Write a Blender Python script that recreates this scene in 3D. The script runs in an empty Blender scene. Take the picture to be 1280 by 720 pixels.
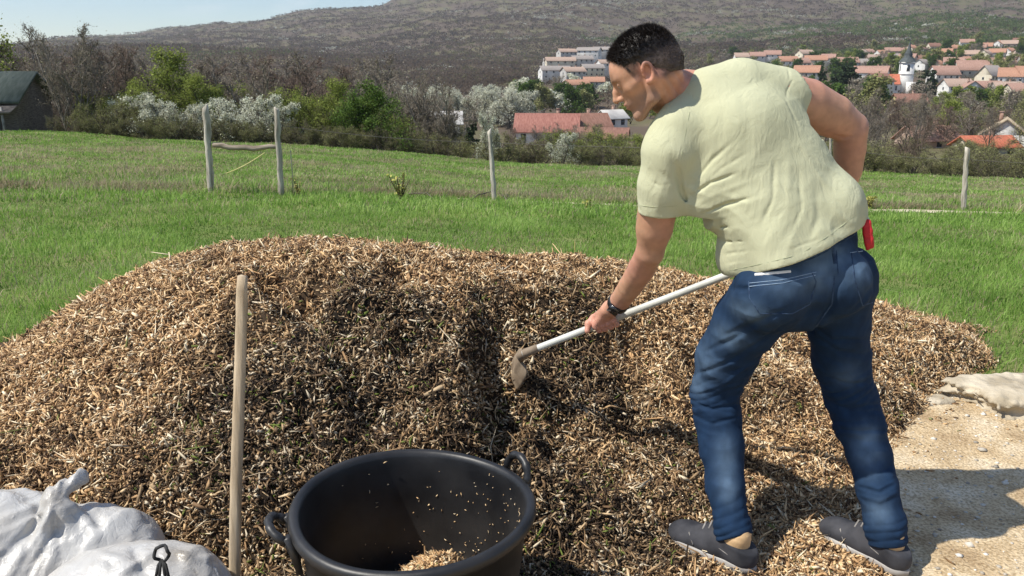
import bpy, math, random
import numpy as np
from mathutils import Vector, Matrix
R = math.radians
random.seed(7)
RNG = np.random.default_rng(11)
SC = bpy.context.scene
COL = SC.collection

# ------------------------------------------------------------------ camera frame
FPX = 1005.0            # focal length in photo pixels (1280 wide)
CAM_H = 1.45
PITCH = R(15.5)
CP, SP = math.cos(PITCH), math.sin(PITCH)

def ray(px, py):
    xc = (px-640.0)/FPX; zc = -(py-360.0)/FPX
    return np.array([xc, CP+zc*SP, -SP+zc*CP])

def P(px, py, Y):
    d = ray(px, py)
    return np.array([0, 0, CAM_H]) + d*(Y/d[1])

def Pr(px, py, Y, hw):
    d = ray(px, py)
    t = Y/d[1]
    return np.array([0, 0, CAM_H]) + d*t, hw*t/FPX

# ------------------------------------------------------------------ noise
def _hash(ix, iy, iz, seed):
    h = (ix.astype(np.int64)*374761393 + iy.astype(np.int64)*668265263 + iz.astype(np.int64)*2147483647 + seed*974711) & 0xffffffff
    h = ((h ^ (h >> 13))*1274126177) & 0xffffffff
    h = (h ^ (h >> 16)) & 0xffffff
    return h.astype(np.float64)/float(0xffffff)

def vnoise(x, y, z=0.0, seed=0):
    x = np.asarray(x, float); y = np.asarray(y, float); z = np.zeros_like(x)+z
    ix, iy, iz = np.floor(x), np.floor(y), np.floor(z)
    fx, fy, fz = x-ix, y-iy, z-iz
    fx = fx*fx*(3-2*fx); fy = fy*fy*(3-2*fy); fz = fz*fz*(3-2*fz)
    r = 0
    for dx in (0, 1):
        for dy in (0, 1):
            for dz in (0, 1):
                w = (fx if dx else 1-fx)*(fy if dy else 1-fy)*(fz if dz else 1-fz)
                r = r + w*_hash(ix+dx, iy+dy, iz+dz, seed)
    return r*2-1

def fbm(x, y, z=0.0, oct=4, seed=0, gain=0.5):
    a, s, r = 1.0, 1.0, 0
    x = np.asarray(x, float); y = np.asarray(y, float); z = np.zeros_like(x)+z
    for o in range(oct):
        r = r + a*vnoise(x*s, y*s, z*s, seed+o*17)
        a *= gain; s *= 2.03
    return r

def sstep(a, b, x):
    t = np.clip((np.asarray(x, float)-a)/(b-a), 0, 1)
    return t*t*(3-2*t)

# ------------------------------------------------------------------ objects
def tag(o, label=None, cat=None, group=None, kind=None):
    if label: o['label'] = label
    if cat: o['category'] = cat
    if group: o['group'] = group
    if kind: o['kind'] = kind
    return o

def empty(name, loc=(0, 0, 0), label=None, cat=None, group=None):
    o = bpy.data.objects.new(name, None)
    o.empty_display_size = 0.1
    o.location = loc
    COL.objects.link(o)
    return tag(o, label, cat, group)

def mesh_np(name, V, F, mat=None, parent=None, smooth=False, attrs=None):
    """V (n,3); F (m,k) array or list of arrays with k = 3 / 4"""
    V = np.ascontiguousarray(V, dtype=np.float32)
    Fs = F if isinstance(F, list) else [F]
    Fs = [np.asarray(f, dtype=np.int32) for f in Fs if len(f)]
    me = bpy.data.meshes.new(name)
    me.vertices.add(len(V))
    me.vertices.foreach_set('co', V.ravel())
    loops = np.concatenate([f.ravel() for f in Fs])
    tot = np.concatenate([np.full(len(f), f.shape[1], np.int32) for f in Fs])
    start = np.concatenate([[0], np.cumsum(tot)[:-1]]).astype(np.int32)
    me.loops.add(len(loops))
    me.loops.foreach_set('vertex_index', loops)
    me.polygons.add(len(tot))
    me.polygons.foreach_set('loop_start', start)
    me.polygons.foreach_set('loop_total', tot)
    me.update(calc_edges=True)
    if smooth:
        me.polygons.foreach_set('use_smooth', np.ones(len(tot), bool))
    for k, v in (attrs or {}).items():
        v = np.asarray(v, np.float32)
        if v.ndim == 1:
            a = me.attributes.new(k, 'FLOAT', 'POINT'); a.data.foreach_set('value', v)
        else:
            a = me.attributes.new(k, 'FLOAT_COLOR', 'POINT')
            c = np.ones((len(v), 4), np.float32); c[:, :3] = v
            a.data.foreach_set('color', c.ravel())
    if mat: me.materials.append(mat)
    o = bpy.data.objects.new(name, me)
    COL.objects.link(o)
    if parent: o.parent = parent
    return o

def relink(o, parent):
    """parent o (built in world coordinates) to an empty without moving it"""
    o.parent = parent
    o.matrix_parent_inverse = Matrix.Translation(parent.location).inverted()
    return o

class MB:
    """collects simple shapes into one mesh"""
    def __init__(s): s.v = []; s.q = []; s.t = []; s.n = 0
    def add(s, V, Q=None, T=None):
        V = np.asarray(V, float)
        if Q is not None and len(Q): s.q.append(np.asarray(Q, int).reshape(-1, 4)+s.n)
        if T is not None and len(T): s.t.append(np.asarray(T, int).reshape(-1, 3)+s.n)
        s.v.append(V); s.n += len(V); return s
    def box(s, c, size, rot=None, bev=0.0):
        c = np.asarray(c, float); h = np.asarray(size, float)/2
        V = np.array([[x, y, z] for z in (-1, 1) for y in (-1, 1) for x in (-1, 1)])*h
        if rot is not None: V = V @ np.asarray(rot).T
        return s.add(V+c, [[0, 2, 3, 1], [4, 5, 7, 6], [0, 1, 5, 4], [2, 6, 7, 3], [0, 4, 6, 2], [1, 3, 7, 5]])
    def tube(s, pts, rad, n=8, cap=True, flat=1.0, up=None):
        pts = np.asarray(pts, float); m = len(pts)
        rad = np.broadcast_to(np.asarray(rad, float), (m,))
        tan = np.gradient(pts, axis=0); tan /= np.linalg.norm(tan, axis=1)[:, None]+1e-12
        ref = np.array(up if up is not None else ([0, 0, 1] if abs(tan[0][2]) < .9 else [1, 0, 0]), float)
        V = []
        for i in range(m):
            a = np.cross(tan[i], ref); a /= np.linalg.norm(a)+1e-12
            b = np.cross(a, tan[i]); ref = b
            for k in range(n):
                th = 2*math.pi*k/n
                V.append(pts[i]+rad[i]*(math.cos(th)*a+flat*math.sin(th)*b))
        Q = [[i*n+k, i*n+(k+1) % n, (i+1)*n+(k+1) % n, (i+1)*n+k] for i in range(m-1) for k in range(n)]
        T = []
        if cap:
            V.append(pts[0]); V.append(pts[-1]); c0 = m*n; c1 = c0+1
            T += [[c0, (k+1) % n, k] for k in range(n)]
            T += [[c1, (m-1)*n+k, (m-1)*n+(k+1) % n] for k in range(n)]
        return s.add(V, Q, T)
    def lathe(s, prof, c=(0, 0, 0), n=48):
        c = np.asarray(c, float); m = len(prof)
        th = np.arange(n)*2*np.pi/n
        V = np.concatenate([np.stack([r*np.cos(th), r*np.sin(th), np.full(n, z)], 1) for r, z in prof])+c
        Q = [[i*n+k, i*n+(k+1) % n, (i+1)*n+(k+1) % n, (i+1)*n+k] for i in range(m-1) for k in range(n)]
        return s.add(V, Q)
    def build(s, name, mat, parent=None, smooth=False, attrs=None):
        V = np.concatenate(s.v)
        F = []
        if s.q: F.append(np.concatenate(s.q))
        if s.t: F.append(np.concatenate(s.t))
        return mesh_np(name, V, F, mat, parent, smooth, attrs)

# ------------------------------------------------------------------ materials
def new_mat(name):
    m = bpy.data.materials.new(name); m.use_nodes = True
    nt = m.node_tree; nt.nodes.clear()
    out = nt.nodes.new('ShaderNodeOutputMaterial')
    bs = nt.nodes.new('ShaderNodeBsdfPrincipled')
    nt.links.new(bs.outputs[0], out.inputs[0])
    return m, nt, bs

def ramp_node(nt, stops, fac):
    r = nt.nodes.new('ShaderNodeValToRGB')
    el = r.color_ramp.elements
    while len(el) < len(stops): el.new(0.5)
    for e, (p, c) in zip(el, stops):
        e.position = p; e.color = (*c, 1)
    nt.links.new(fac, r.inputs[0])
    return r.outputs[0]

def mat_noise(name, c1, c2, scale=5.0, detail=4, rough=0.8, bump=0.0, bscale=40.0, bdist=0.01, lo=.35, hi=.65, spec=0.3, stretch=None, trans=0.0, sheen=0.0, metallic=0.0):
    m, nt, bs = new_mat(name)
    tc = nt.nodes.new('ShaderNodeTexCoord'); src = tc.outputs['Object']
    if stretch:
        mp = nt.nodes.new('ShaderNodeMapping'); mp.inputs['Scale'].default_value = stretch
        nt.links.new(src, mp.inputs[0]); src = mp.outputs[0]
    n = nt.nodes.new('ShaderNodeTexNoise'); n.inputs['Scale'].default_value = scale; n.inputs['Detail'].default_value = detail
    nt.links.new(src, n.inputs[0])
    col = ramp_node(nt, [(lo, c1), (hi, c2)], n.outputs[0])
    nt.links.new(col, bs.inputs['Base Color'])
    bs.inputs['Roughness'].default_value = rough
    bs.inputs['Specular IOR Level'].default_value = spec
    bs.inputs['Metallic'].default_value = metallic
    if sheen: bs.inputs['Sheen Weight'].default_value = sheen
    if trans:
        bs.inputs['Subsurface Weight'].default_value = trans
        bs.inputs['Subsurface Radius'].default_value = (0.02, 0.01, 0.006)
    if bump:
        b = nt.nodes.new('ShaderNodeTexNoise'); b.inputs['Scale'].default_value = bscale; b.inputs['Detail'].default_value = 5
        nt.links.new(src, b.inputs[0])
        bp = nt.nodes.new('ShaderNodeBump'); bp.inputs['Strength'].default_value = bump; bp.inputs['Distance'].default_value = bdist
        nt.links.new(b.outputs[0], bp.inputs['Height']); nt.links.new(bp.outputs[0], bs.inputs['Normal'])
    return m

def mat_attr(name, stops, attr='rnd', rough=0.8, spec=0.2, translucent=0.0, stops2=None, attr2='wet'):
    """colour ramp over a per-piece random attribute; a second ramp mixed in by attr2"""
    m, nt, bs = new_mat(name)
    a = nt.nodes.new('ShaderNodeAttribute'); a.attribute_name = attr
    col = ramp_node(nt, stops, a.outputs['Fac'])
    if stops2:
        col2 = ramp_node(nt, stops2, a.outputs['Fac'])
        a2 = nt.nodes.new('ShaderNodeAttribute'); a2.attribute_name = attr2
        mx = nt.nodes.new('ShaderNodeMix'); mx.data_type = 'RGBA'
        nt.links.new(a2.outputs['Fac'], mx.inputs[0]); nt.links.new(col, mx.inputs[6]); nt.links.new(col2, mx.inputs[7])
        col = mx.outputs[2]
    nt.links.new(col, bs.inputs['Base Color'])
    bs.inputs['Roughness'].default_value = rough
    bs.inputs['Specular IOR Level'].default_value = spec
    if translucent:
        tr = nt.nodes.new('ShaderNodeBsdfTranslucent'); nt.links.new(col, tr.inputs[0])
        mx = nt.nodes.new('ShaderNodeMixShader'); mx.inputs[0].default_value = translucent
        out = [n for n in nt.nodes if n.type == 'OUTPUT_MATERIAL'][0]
        nt.links.new(bs.outputs[0], mx.inputs[1]); nt.links.new(tr.outputs[0], mx.inputs[2])
        nt.links.new(mx.outputs[0], out.inputs[0])
    return m

def mat_color_attr(name, rough=0.6, spec=0.35, sss=0.0, bump=0.0, bscale=200, bdist=0.002, sheen=0.0):
    m, nt, bs = new_mat(name)
    a = nt.nodes.new('ShaderNodeAttribute'); a.attribute_name = 'col'
    tc = nt.nodes.new('ShaderNodeTexCoord')
    n = nt.nodes.new('ShaderNodeTexNoise'); n.inputs['Scale'].default_value = 35; n.inputs['Detail'].default_value = 6
    nt.links.new(tc.outputs['Object'], n.inputs[0])
    hs = nt.nodes.new('ShaderNodeHueSaturation')
    mr = nt.nodes.new('ShaderNodeMapRange'); mr.inputs[1].default_value = .3; mr.inputs[2].default_value = .7
    mr.inputs[3].default_value = .88; mr.inputs[4].default_value = 1.12
    nt.links.new(n.outputs[0], mr.inputs[0]); nt.links.new(mr.outputs[0], hs.inputs['Value'])
    nt.links.new(a.outputs['Color'], hs.inputs['Color']); nt.links.new(hs.outputs[0], bs.inputs['Base Color'])
    bs.inputs['Roughness'].default_value = rough; bs.inputs['Specular IOR Level'].default_value = spec
    if sheen: bs.inputs['Sheen Weight'].default_value = sheen
    if sss:
        bs.inputs['Subsurface Weight'].default_value = sss
        bs.inputs['Subsurface Radius'].default_value = (0.012, 0.005, 0.003)
        bs.inputs['Subsurface Scale'].default_value = 0.6
    if bump:
        b = nt.nodes.new('ShaderNodeTexNoise'); b.inputs['Scale'].default_value = bscale; b.inputs['Detail'].default_value = 3
        nt.links.new(tc.outputs['Object'], b.inputs[0])
        bp = nt.nodes.new('ShaderNodeBump'); bp.inputs['Strength'].default_value = bump; bp.inputs['Distance'].default_value = bdist
        nt.links.new(b.outputs[0], bp.inputs['Height']); nt.links.new(bp.outputs[0], bs.inputs['Normal'])
    return m

# ------------------------------------------------------------------ signed distance fields
class Field:
    def __init__(s, lo, hi, h):
        s.lo = np.array(lo, float); s.h = h
        s.n = np.ceil((np.array(hi)-s.lo)/h).astype(int)+1
        s.d = np.full(s.n, 0.5, np.float32); s.gs = 1.0
        s.ax = [s.lo[i]+h*np.arange(s.n[i]) for i in range(3)]
    def _sl(s, lo, hi):
        a = np.clip(np.floor((np.array(lo)-s.lo)/s.h).astype(int), 0, s.n)
        b = np.clip(np.ceil((np.array(hi)-s.lo)/s.h).astype(int)+1, 0, s.n)
        return tuple(slice(a[i], b[i]) for i in range(3))
    def grid(s, sl):
        return s.ax[0][sl[0]][:, None, None], s.ax[1][sl[1]][None, :, None], s.ax[2][sl[2]][None, None, :]
    def op(s, lo, hi, fn, k=0.02, mode='add'):
        sl = s._sl(lo, hi)
        if any(x.stop <= x.start for x in sl): return
        g = s.grid(sl); a = s.d[sl]; b = fn(*g).astype(np.float32)
        if mode == 'add':
            hh = np.clip(0.5+0.5*(a-b)/k, 0, 1); r = a*(1-hh)+b*hh-k*hh*(1-hh)
        elif mode == 'sub':
            nb = -b; hh = np.clip(0.5-0.5*(a-nb)/k, 0, 1); r = a*(1-hh)+nb*hh+k*hh*(1-hh)
        elif mode == 'cut':      # intersection
            hh = np.clip(0.5-0.5*(a-b)/k, 0, 1); r = a*(1-hh)+b*hh+k*hh*(1-hh)
        elif mode == 'disp':
            r = a+b
        s.d[sl] = r
    def cap(s, a, b, r0, r1, k=0.02, mode='add'):
        r0 *= s.gs; r1 *= s.gs; k = k*s.gs
        a = np.asarray(a, float); b = np.asarray(b, float); ab = b-a; L = ab@ab+1e-12
        m = max(r0, r1)+k+3*s.h+0.03
        def fn(x, y, z):
            t = np.clip(((x-a[0])*ab[0]+(y-a[1])*ab[1]+(z-a[2])*ab[2])/L, 0, 1)
            return np.sqrt((x-a[0]-t*ab[0])**2+(y-a[1]-t*ab[1])**2+(z-a[2]-t*ab[2])**2)-(r0+(r1-r0)*t)
        s.op(np.minimum(a, b)-m, np.maximum(a, b)+m, fn, k, mode)
    def chain(s, pts, k=0.02):
        for (a, r0), (b, r1) in zip(pts[:-1], pts[1:]): s.cap(a, b, r0, r1, k)
    def ell(s, c, r, M=None, k=0.02, mode='add'):
        c = np.asarray(c, float); r = np.asarray(r, float)*s.gs; k = k*s.gs
        M = np.eye(3) if M is None else np.asarray(M, float)   # rows = local axes
        m = max(r)+k+3*s.h+0.03
        def fn(x, y, z):
            dx, dy, dz = x-c[0], y-c[1], z-c[2]
            q = [M[i][0]*dx+M[i][1]*dy+M[i][2]*dz for i in range(3)]
            k0 = np.sqrt(sum((q[i]/r[i])**2 for i in range(3)))
            k1 = np.sqrt(sum((q[i]/r[i]**2)**2 for i in range(3)))+1e-9
            return k0*(k0-1)/k1
        s.op(c-m, c+m, fn, k, mode)
    def loft(s, C, Lat, rl, rn, k=0.03, ex=2.3, lo=None, hi=None):
        """superelliptic tube: centres C, lateral directions, half widths and half depths; parameter = projection on the overall axis"""
        C = np.asarray(C, float); A = C[-1]-C[0]; AL = np.linalg.norm(A); A /= AL
        tt = (C-C[0])@A
        Lat = np.asarray(Lat, float)
        Ln = []; Nn = []
        for l in Lat:
            l = l-A*(l@A); l /= np.linalg.norm(l); Ln.append(l); Nn.append(np.cross(A, l))
        Ln = np.array(Ln); Nn = np.array(Nn)
        m = max(max(rl), max(rn))+0.06
        def fn(x, y, z):
            t = (x-C[0][0])*A[0]+(y-C[0][1])*A[1]+(z-C[0][2])*A[2]
            tc = np.clip(t, tt[0], tt[-1])
            I = lambda col: np.interp(tc, tt, col)
            dx, dy, dz = x-I(C[:, 0]), y-I(C[:, 1]), z-I(C[:, 2])
            RL, RN = I(rl), I(rn)
            ql = (dx*I(Ln[:, 0])+dy*I(Ln[:, 1])+dz*I(Ln[:, 2]))/RL
            qn = (dx*I(Nn[:, 0])+dy*I(Nn[:, 1])+dz*I(Nn[:, 2]))/RN
            qa = (t-tc)/np.minimum(RL, RN)
            q = (np.abs(ql)**ex+np.abs(qn)**ex+np.abs(qa)**ex)**(1/ex)
            return (q-1)*np.minimum(RL, RN)
        s.op(C.min(0)-m, C.max(0)+m, fn, k)
    def plane(s, p, n, k=0.004, lo=None, hi=None):
        """keep the side the normal points away from"""
        p = np.asarray(p, float); n = np.asarray(n, float); n = n/np.linalg.norm(n)
        lo = s.lo if lo is None else lo; hi = s.lo+s.h*s.n if hi is None else hi
        s.op(lo, hi, lambda x, y, z: (x-p[0])*n[0]+(y-p[1])*n[1]+(z-p[2])*n[2], k, 'cut')
    def groove(s, pts, w, A):
        """A > 0 presses a crease, A < 0 raises a ridge along a polyline"""
        pts = np.asarray(pts, float); m = 3*w+0.01
        n = len(pts)-1
        sl = s._sl(pts.min(0)-m, pts.max(0)+m)
        if any(x.stop <= x.start for x in sl): return
        x, y, z = s.grid(sl)
        best = None
        for i in range(n):
            a, b = pts[i], pts[i+1]; ab = b-a; L = ab@ab+1e-12
            t = np.clip(((x-a[0])*ab[0]+(y-a[1])*ab[1]+(z-a[2])*ab[2])/L, 0, 1)
            d2 = (x-a[0]-t*ab[0])**2+(y-a[1]-t*ab[1])**2+(z-a[2]-t*ab[2])**2
            tt = (i+t)/n
            amp = np.clip(4*tt*(1-tt)+0.15, 0, 1)*np.exp(-d2/(w*w))
            best = amp if best is None else np.maximum(best, amp)
        s.d[sl] += (A*best).astype(np.float32)
    def sample(s, p):
        q = (np.asarray(p, float)-s.lo)/s.h
        q = np.clip(q, 0, np.array(s.n)-1.001); i = q.astype(int); f = q-i
        r = 0
        for a in (0, 1):
            for b in (0, 1):
                for c in (0, 1):
                    w = (f[..., 0] if a else 1-f[..., 0])*(f[..., 1] if b else 1-f[..., 1])*(f[..., 2] if c else 1-f[..., 2])
                    r = r+w*s.d[i[..., 0]+a, i[..., 1]+b, i[..., 2]+c]
        return r
    def hit(s, px, py):
        d = ray(px, py); t = np.arange(1.2, 3.6, 0.002)
        p = np.array([0, 0, CAM_H])+t[:, None]*d
        ok = np.all((p > s.lo) & (p < s.lo+s.h*(s.n-1)), axis=1)
        v = np.where(ok, s.sample(p), 1.0)
        w = np.where(v < 0)[0]
        return None if not len(w) else p[w[0]]
    def normal(s, p):
        e = s.h
        g = np.stack([s.sample(p+np.eye(3)[i]*e)-s.sample(p-np.eye(3)[i]*e) for i in range(3)], -1)
        return g/(np.linalg.norm(g, axis=-1, keepdims=True)+1e-9)
    def hits(s, pts, step=6):
        out = []
        for (a, b), (c, d) in zip(pts[:-1], pts[1:]):
            n = max(1, int(math.hypot(c-a, d-b)/step))
            for i in range(n):
                q = s.hit(a+(c-a)*i/n, b+(d-b)*i/n)
                if q is not None: out.append(q)
        q = s.hit(*pts[-1])
        if q is not None: out.append(q)
        return np.array(out)
    def crease(s, pts, w=0.008, A=0.008):
        h = s.hits(pts)
        if len(h) > 1: s.groove(h, w, A)
    def surface(s):
        d = s.d; ins = d < 0
        nx, ny, nz = d.shape
        cnt = np.zeros((nx-1, ny-1, nz-1), np.int8)
        cs = [(a, b, c) for a in (0, 1) for b in (0, 1) for c in (0, 1)]
        for a, b, c in cs: cnt += ins[a:nx-1+a, b:ny-1+b, c:nz-1+c]
        act = np.argwhere((cnt > 0) & (cnt < 8)); del cnt
        idx = np.full((nx-1, ny-1, nz-1), -1, np.int32)
        idx[act[:, 0], act[:, 1], act[:, 2]] = np.arange(len(act))
        val = {c: d[act[:, 0]+c[0], act[:, 1]+c[1], act[:, 2]+c[2]] for c in cs}
        S = np.zeros((len(act), 3)); N = np.zeros(len(act))
        for ax in range(3):
            for c in cs:
                if c[ax]: continue
                e = list(c); e[ax] = 1; e = tuple(e)
                a, b = val[c], val[e]; m = (a < 0) != (b < 0)
                t = np.where(m, a/(np.where(m, a-b, 1)), 0)
                p = np.array(c, float)[None, :].repeat(len(act), 0); p[:, ax] += t
                S += p*m[:, None]; N += m
        V = s.lo+s.h*(act+S/N[:, None])
        Q = []
        for ax in range(3):
            o = [i for i in range(3) if i != ax]
            sl0 = [slice(None)]*3; sl1 = [slice(None)]*3
            sl0[ax] = slice(0, -1); sl1[ax] = slice(1, None)
            ch = ins[tuple(sl0)] != ins[tuple(sl1)]
            e = np.argwhere(ch)
            e = e[(e[:, o[0]] > 0) & (e[:, o[1]] > 0) & (e[:, o[0]] < d.shape[o[0]]-1) & (e[:, o[1]] < d.shape[o[1]]-1)]
            fl = ins[e[:, 0], e[:, 1], e[:, 2]]
            def g(i, j):
                q = e.copy(); q[:, o[0]] -= i; q[:, o[1]] -= j
                return idx[q[:, 0], q[:, 1], q[:, 2]]
            quad = np.stack([g(1, 1), g(0, 1), g(0, 0), g(1, 0)], 1)
            if ax == 1: fl = ~fl
            quad[~fl] = quad[~fl][:, ::-1]
            Q.append(quad)
        return V, np.concatenate(Q)

def ribbon(pts, nrm, w, mb, lift=0.0015, closed=False):
    pts = np.asarray(pts, float)
    if len(pts) < 2: return
    tan = np.gradient(pts, axis=0); tan /= np.linalg.norm(tan, axis=1)[:, None]+1e-9
    sd = np.cross(tan, nrm); sd /= np.linalg.norm(sd, axis=1)[:, None]+1e-9
    c = pts+nrm*lift
    V = np.concatenate([c-sd*w/2-nrm*lift*1.5, c-sd*w/4+nrm*.0006, c+sd*w/4+nrm*.0006, c+sd*w/2-nrm*lift*1.5]); n = len(pts)
    Q = [[r*n+i, r*n+i+1, (r+1)*n+i+1, (r+1)*n+i] for r in range(3) for i in range(n-1)]
    mb.add(V, Q)
# ================================================================== TERRAIN
PXC = np.array([-600, 0, 200, 320, 480, 640, 960, 1280, 1900], float)
TROWS = [
 (34,   [160, 165, 172, 178, 189, 203, 214, 224, 226]),
 (60,   [200, 205, 210, 215, 222, 235, 245, 250, 250]),
 (110,  [186, 190, 192, 195, 198, 202, 205, 206, 206]),
 (200,  [150, 155, 160, 162, 165, 168, 172, 172, 172]),
 (300,  [135, 135, 138, 140, 142, 142, 146, 144, 144]),
 (450,  [112, 112, 112, 115, 118, 118, 116, 112, 112]),
 (700,  [ 90,  90,  90,  92,  98,  98,  90,  84,  82]),
 (1000, [ 75,  75,  72,  74,  80,  78,  68,  60,  58]),
 (1600, [ 72,  70,  60,  54,  52,  46,  34,  20,  16]),
 (2600, [ 72,  62,  47,  32,   3, -25, -45, -60, -60]),
 (4200, [110, 110, 100,  90,  70,  60,  60,  60,  60]),
 (4600, [112, 112, 102, 92, 72, 62, 62, 62, 62])]
TY = np.array([0, 5.0]+[r[0] for r in TROWS])
def _z(px, py, Y): return float(P(px, py, Y)[2])
TZ = np.array([[0]*len(PXC), [0]*len(PXC)]+[[_z(px, py, Y) for px, py in zip(PXC, row)] for Y, row in TROWS])

def terrain(x, y):
    x = np.asarray(x, float); y = np.asarray(y, float)
    r = np.hypot(x, y)
    az = np.clip(np.arctan2(x, y), R(-55), R(55))
    px = np.clip(640+FPX*np.tan(az)*0.975, PXC[0], PXC[-1])
    Y = r*np.cos(az)
    j = np.clip(np.searchsorted(PXC, px)-1, 0, len(PXC)-2)
    u = (px-PXC[j])/(PXC[j+1]-PXC[j]); u = u*u*(3-2*u)*.5+u*.5
    i = np.clip(np.searchsorted(TY, Y)-1, 0, len(TY)-2)
    t = np.clip((Y-TY[i])/(TY[i+1]-TY[i]), 0, 1)
    z = (TZ[i, j]*(1-u)+TZ[i, j+1]*u)*(1-t)+(TZ[i+1, j]*(1-u)+TZ[i+1, j+1]*u)*t
    amp = np.interp(r, [0, 6, 34, 100, 600, 1500, 2600, 5000], [0, 0.02, 0.10, .8, 5, 22, 26, 20])
    sc = np.interp(r, [0, 34, 120, 600, 3000], [1/2.5, 1/9., 1/50., 1/160., 1/380.])
    nz = np.zeros_like(r)
    for (a, b, s_) in ((0, 60, .22), (60, 500, 1/45.), (500, 1e9, 1/330.)):
        m = (r >= a*.7) & (r < b*1.4)
        w = sstep(a*.7, a*1.3+.001, r)*(1-sstep(b*.8, b*1.4, r))
        nz = nz+w*fbm(x*s_, y*s_, 0, 4, seed=5+int(a))
    return z+nz*amp*sstep(4, 12, r)

def build_ground():
    az = np.concatenate([np.arange(-180, -48, 4.0), np.arange(-48, 48, 0.3), np.arange(48, 180.1, 4.0)])
    az = R(1)*az
    rr = np.concatenate([[0.02], np.arange(.5, 6, .5), np.arange(6, 36, 1.0), np.geomspace(36, 120, 24)[0:], np.geomspace(124, 4400, 160)])
    A, Q = np.meshgrid(az, rr, indexing='ij')
    X = Q*np.sin(A); Yy = Q*np.cos(A); Z = terrain(X, Yy)
    n, m = A.shape
    V = np.stack([X, Yy, Z], -1).reshape(-1, 3)
    i, j = np.meshgrid(np.arange(n-1), np.arange(m-1), indexing='ij')
    F = np.stack([i*m+j, i*m+j+1, (i+1)*m+j+1, (i+1)*m+j], -1).reshape(-1, 4)
    mt, nt, bs = new_mat('meadow_ground')
    g = nt.nodes.new('ShaderNodeNewGeometry')
    L = nt.links.new
    def noise(s, d=5):
        n_ = nt.nodes.new('ShaderNodeTexNoise'); n_.inputs['Scale'].default_value = s; n_.inputs['Detail'].default_value = d
        L(g.outputs['Position'], n_.inputs[0]); return n_.outputs[0]
    near = ramp_node(nt, [(.3, (.09, .125, .032)), (.5, (.14, .185, .05)), (.7, (.21, .21, .085))], noise(1.3, 8))
    far = ramp_node(nt, [(.38, (.095, .073, .055)), (.5, (.12, .093, .068)), (.56, (.12, .11, .058)), (.68, (.15, .125, .08))], noise(.02, 8))
    ln = nt.nodes.new('ShaderNodeVectorMath'); ln.operation = 'LENGTH'; L(g.outputs['Position'], ln.inputs[0])
    mr = nt.nodes.new('ShaderNodeMapRange'); mr.inputs[1].default_value = 38; mr.inputs[2].default_value = 60
    L(ln.outputs['Value'], mr.inputs[0])
    mx = nt.nodes.new('ShaderNodeMix'); mx.data_type = 'RGBA'
    L(mr.outputs[0], mx.inputs[0]); L(near, mx.inputs[6]); L(far, mx.inputs[7]); L(mx.outputs[2], bs.inputs['Base Color'])
    bs.inputs['Roughness'].default_value = .95; bs.inputs['Specular IOR Level'].default_value = .1
    o = mesh_np('ground', V, F[:, ::-1], mt, smooth=True); tag(o, kind='structure')

# ================================================================== WOOD-CHIP PILE
SILX = [-420, -200, 0, 100, 200, 300, 400, 500, 560, 640, 700, 760, 830, 900, 1000, 1100, 1180, 1225, 1250, 1290]
SILY = [700, 560, 466, 388, 337, 309, 301, 309, 321, 329, 329, 334, 347, 360, 373, 390, 412, 434, 452, 480]
YC   = [2.4, 2.7, 2.95, 3.2, 3.4, 3.5, 3.55, 3.55, 3.5, 3.5, 3.55, 3.6, 3.7, 3.75, 3.8, 3.85, 3.9, 3.9, 3.9, 3.9]
ZC = [max(0.0, _z(a, b, c)) for a, b, c in zip(SILX, SILY, YC)]
TOE = ([-420, 0, 200, 300, 480, 600, 760, 850, 1000, 1100, 1180, 1290], [1.95, 2.02, 2.04, 2.04, 2.04, 2.04, 2.05, 2.1, 2.25, 2.55, 3.1, 3.75])

HOLES = [(350, 3.02, (26, .14), .09), (415, 2.70, (34, .10), .10), (450, 2.46, (30, .08), .09), (575, 3.20, (26, .10), .10), (655, 3.28, (24, .07), .06), (370, 2.38, (26, .08), .07), (300, 2.70, (16, .08), .06), (520, 2.72, (22, .10), .09), (700, 2.60, (26, .10), .07), (500, 3.02, (18, .07), .06), (240, 2.48, (20, .08), .05), (640, 2.66, (26, .14), .10)]
def pile_px(x, y): return 640+FPX*0.955*x/np.maximum(y, .3)

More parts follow.
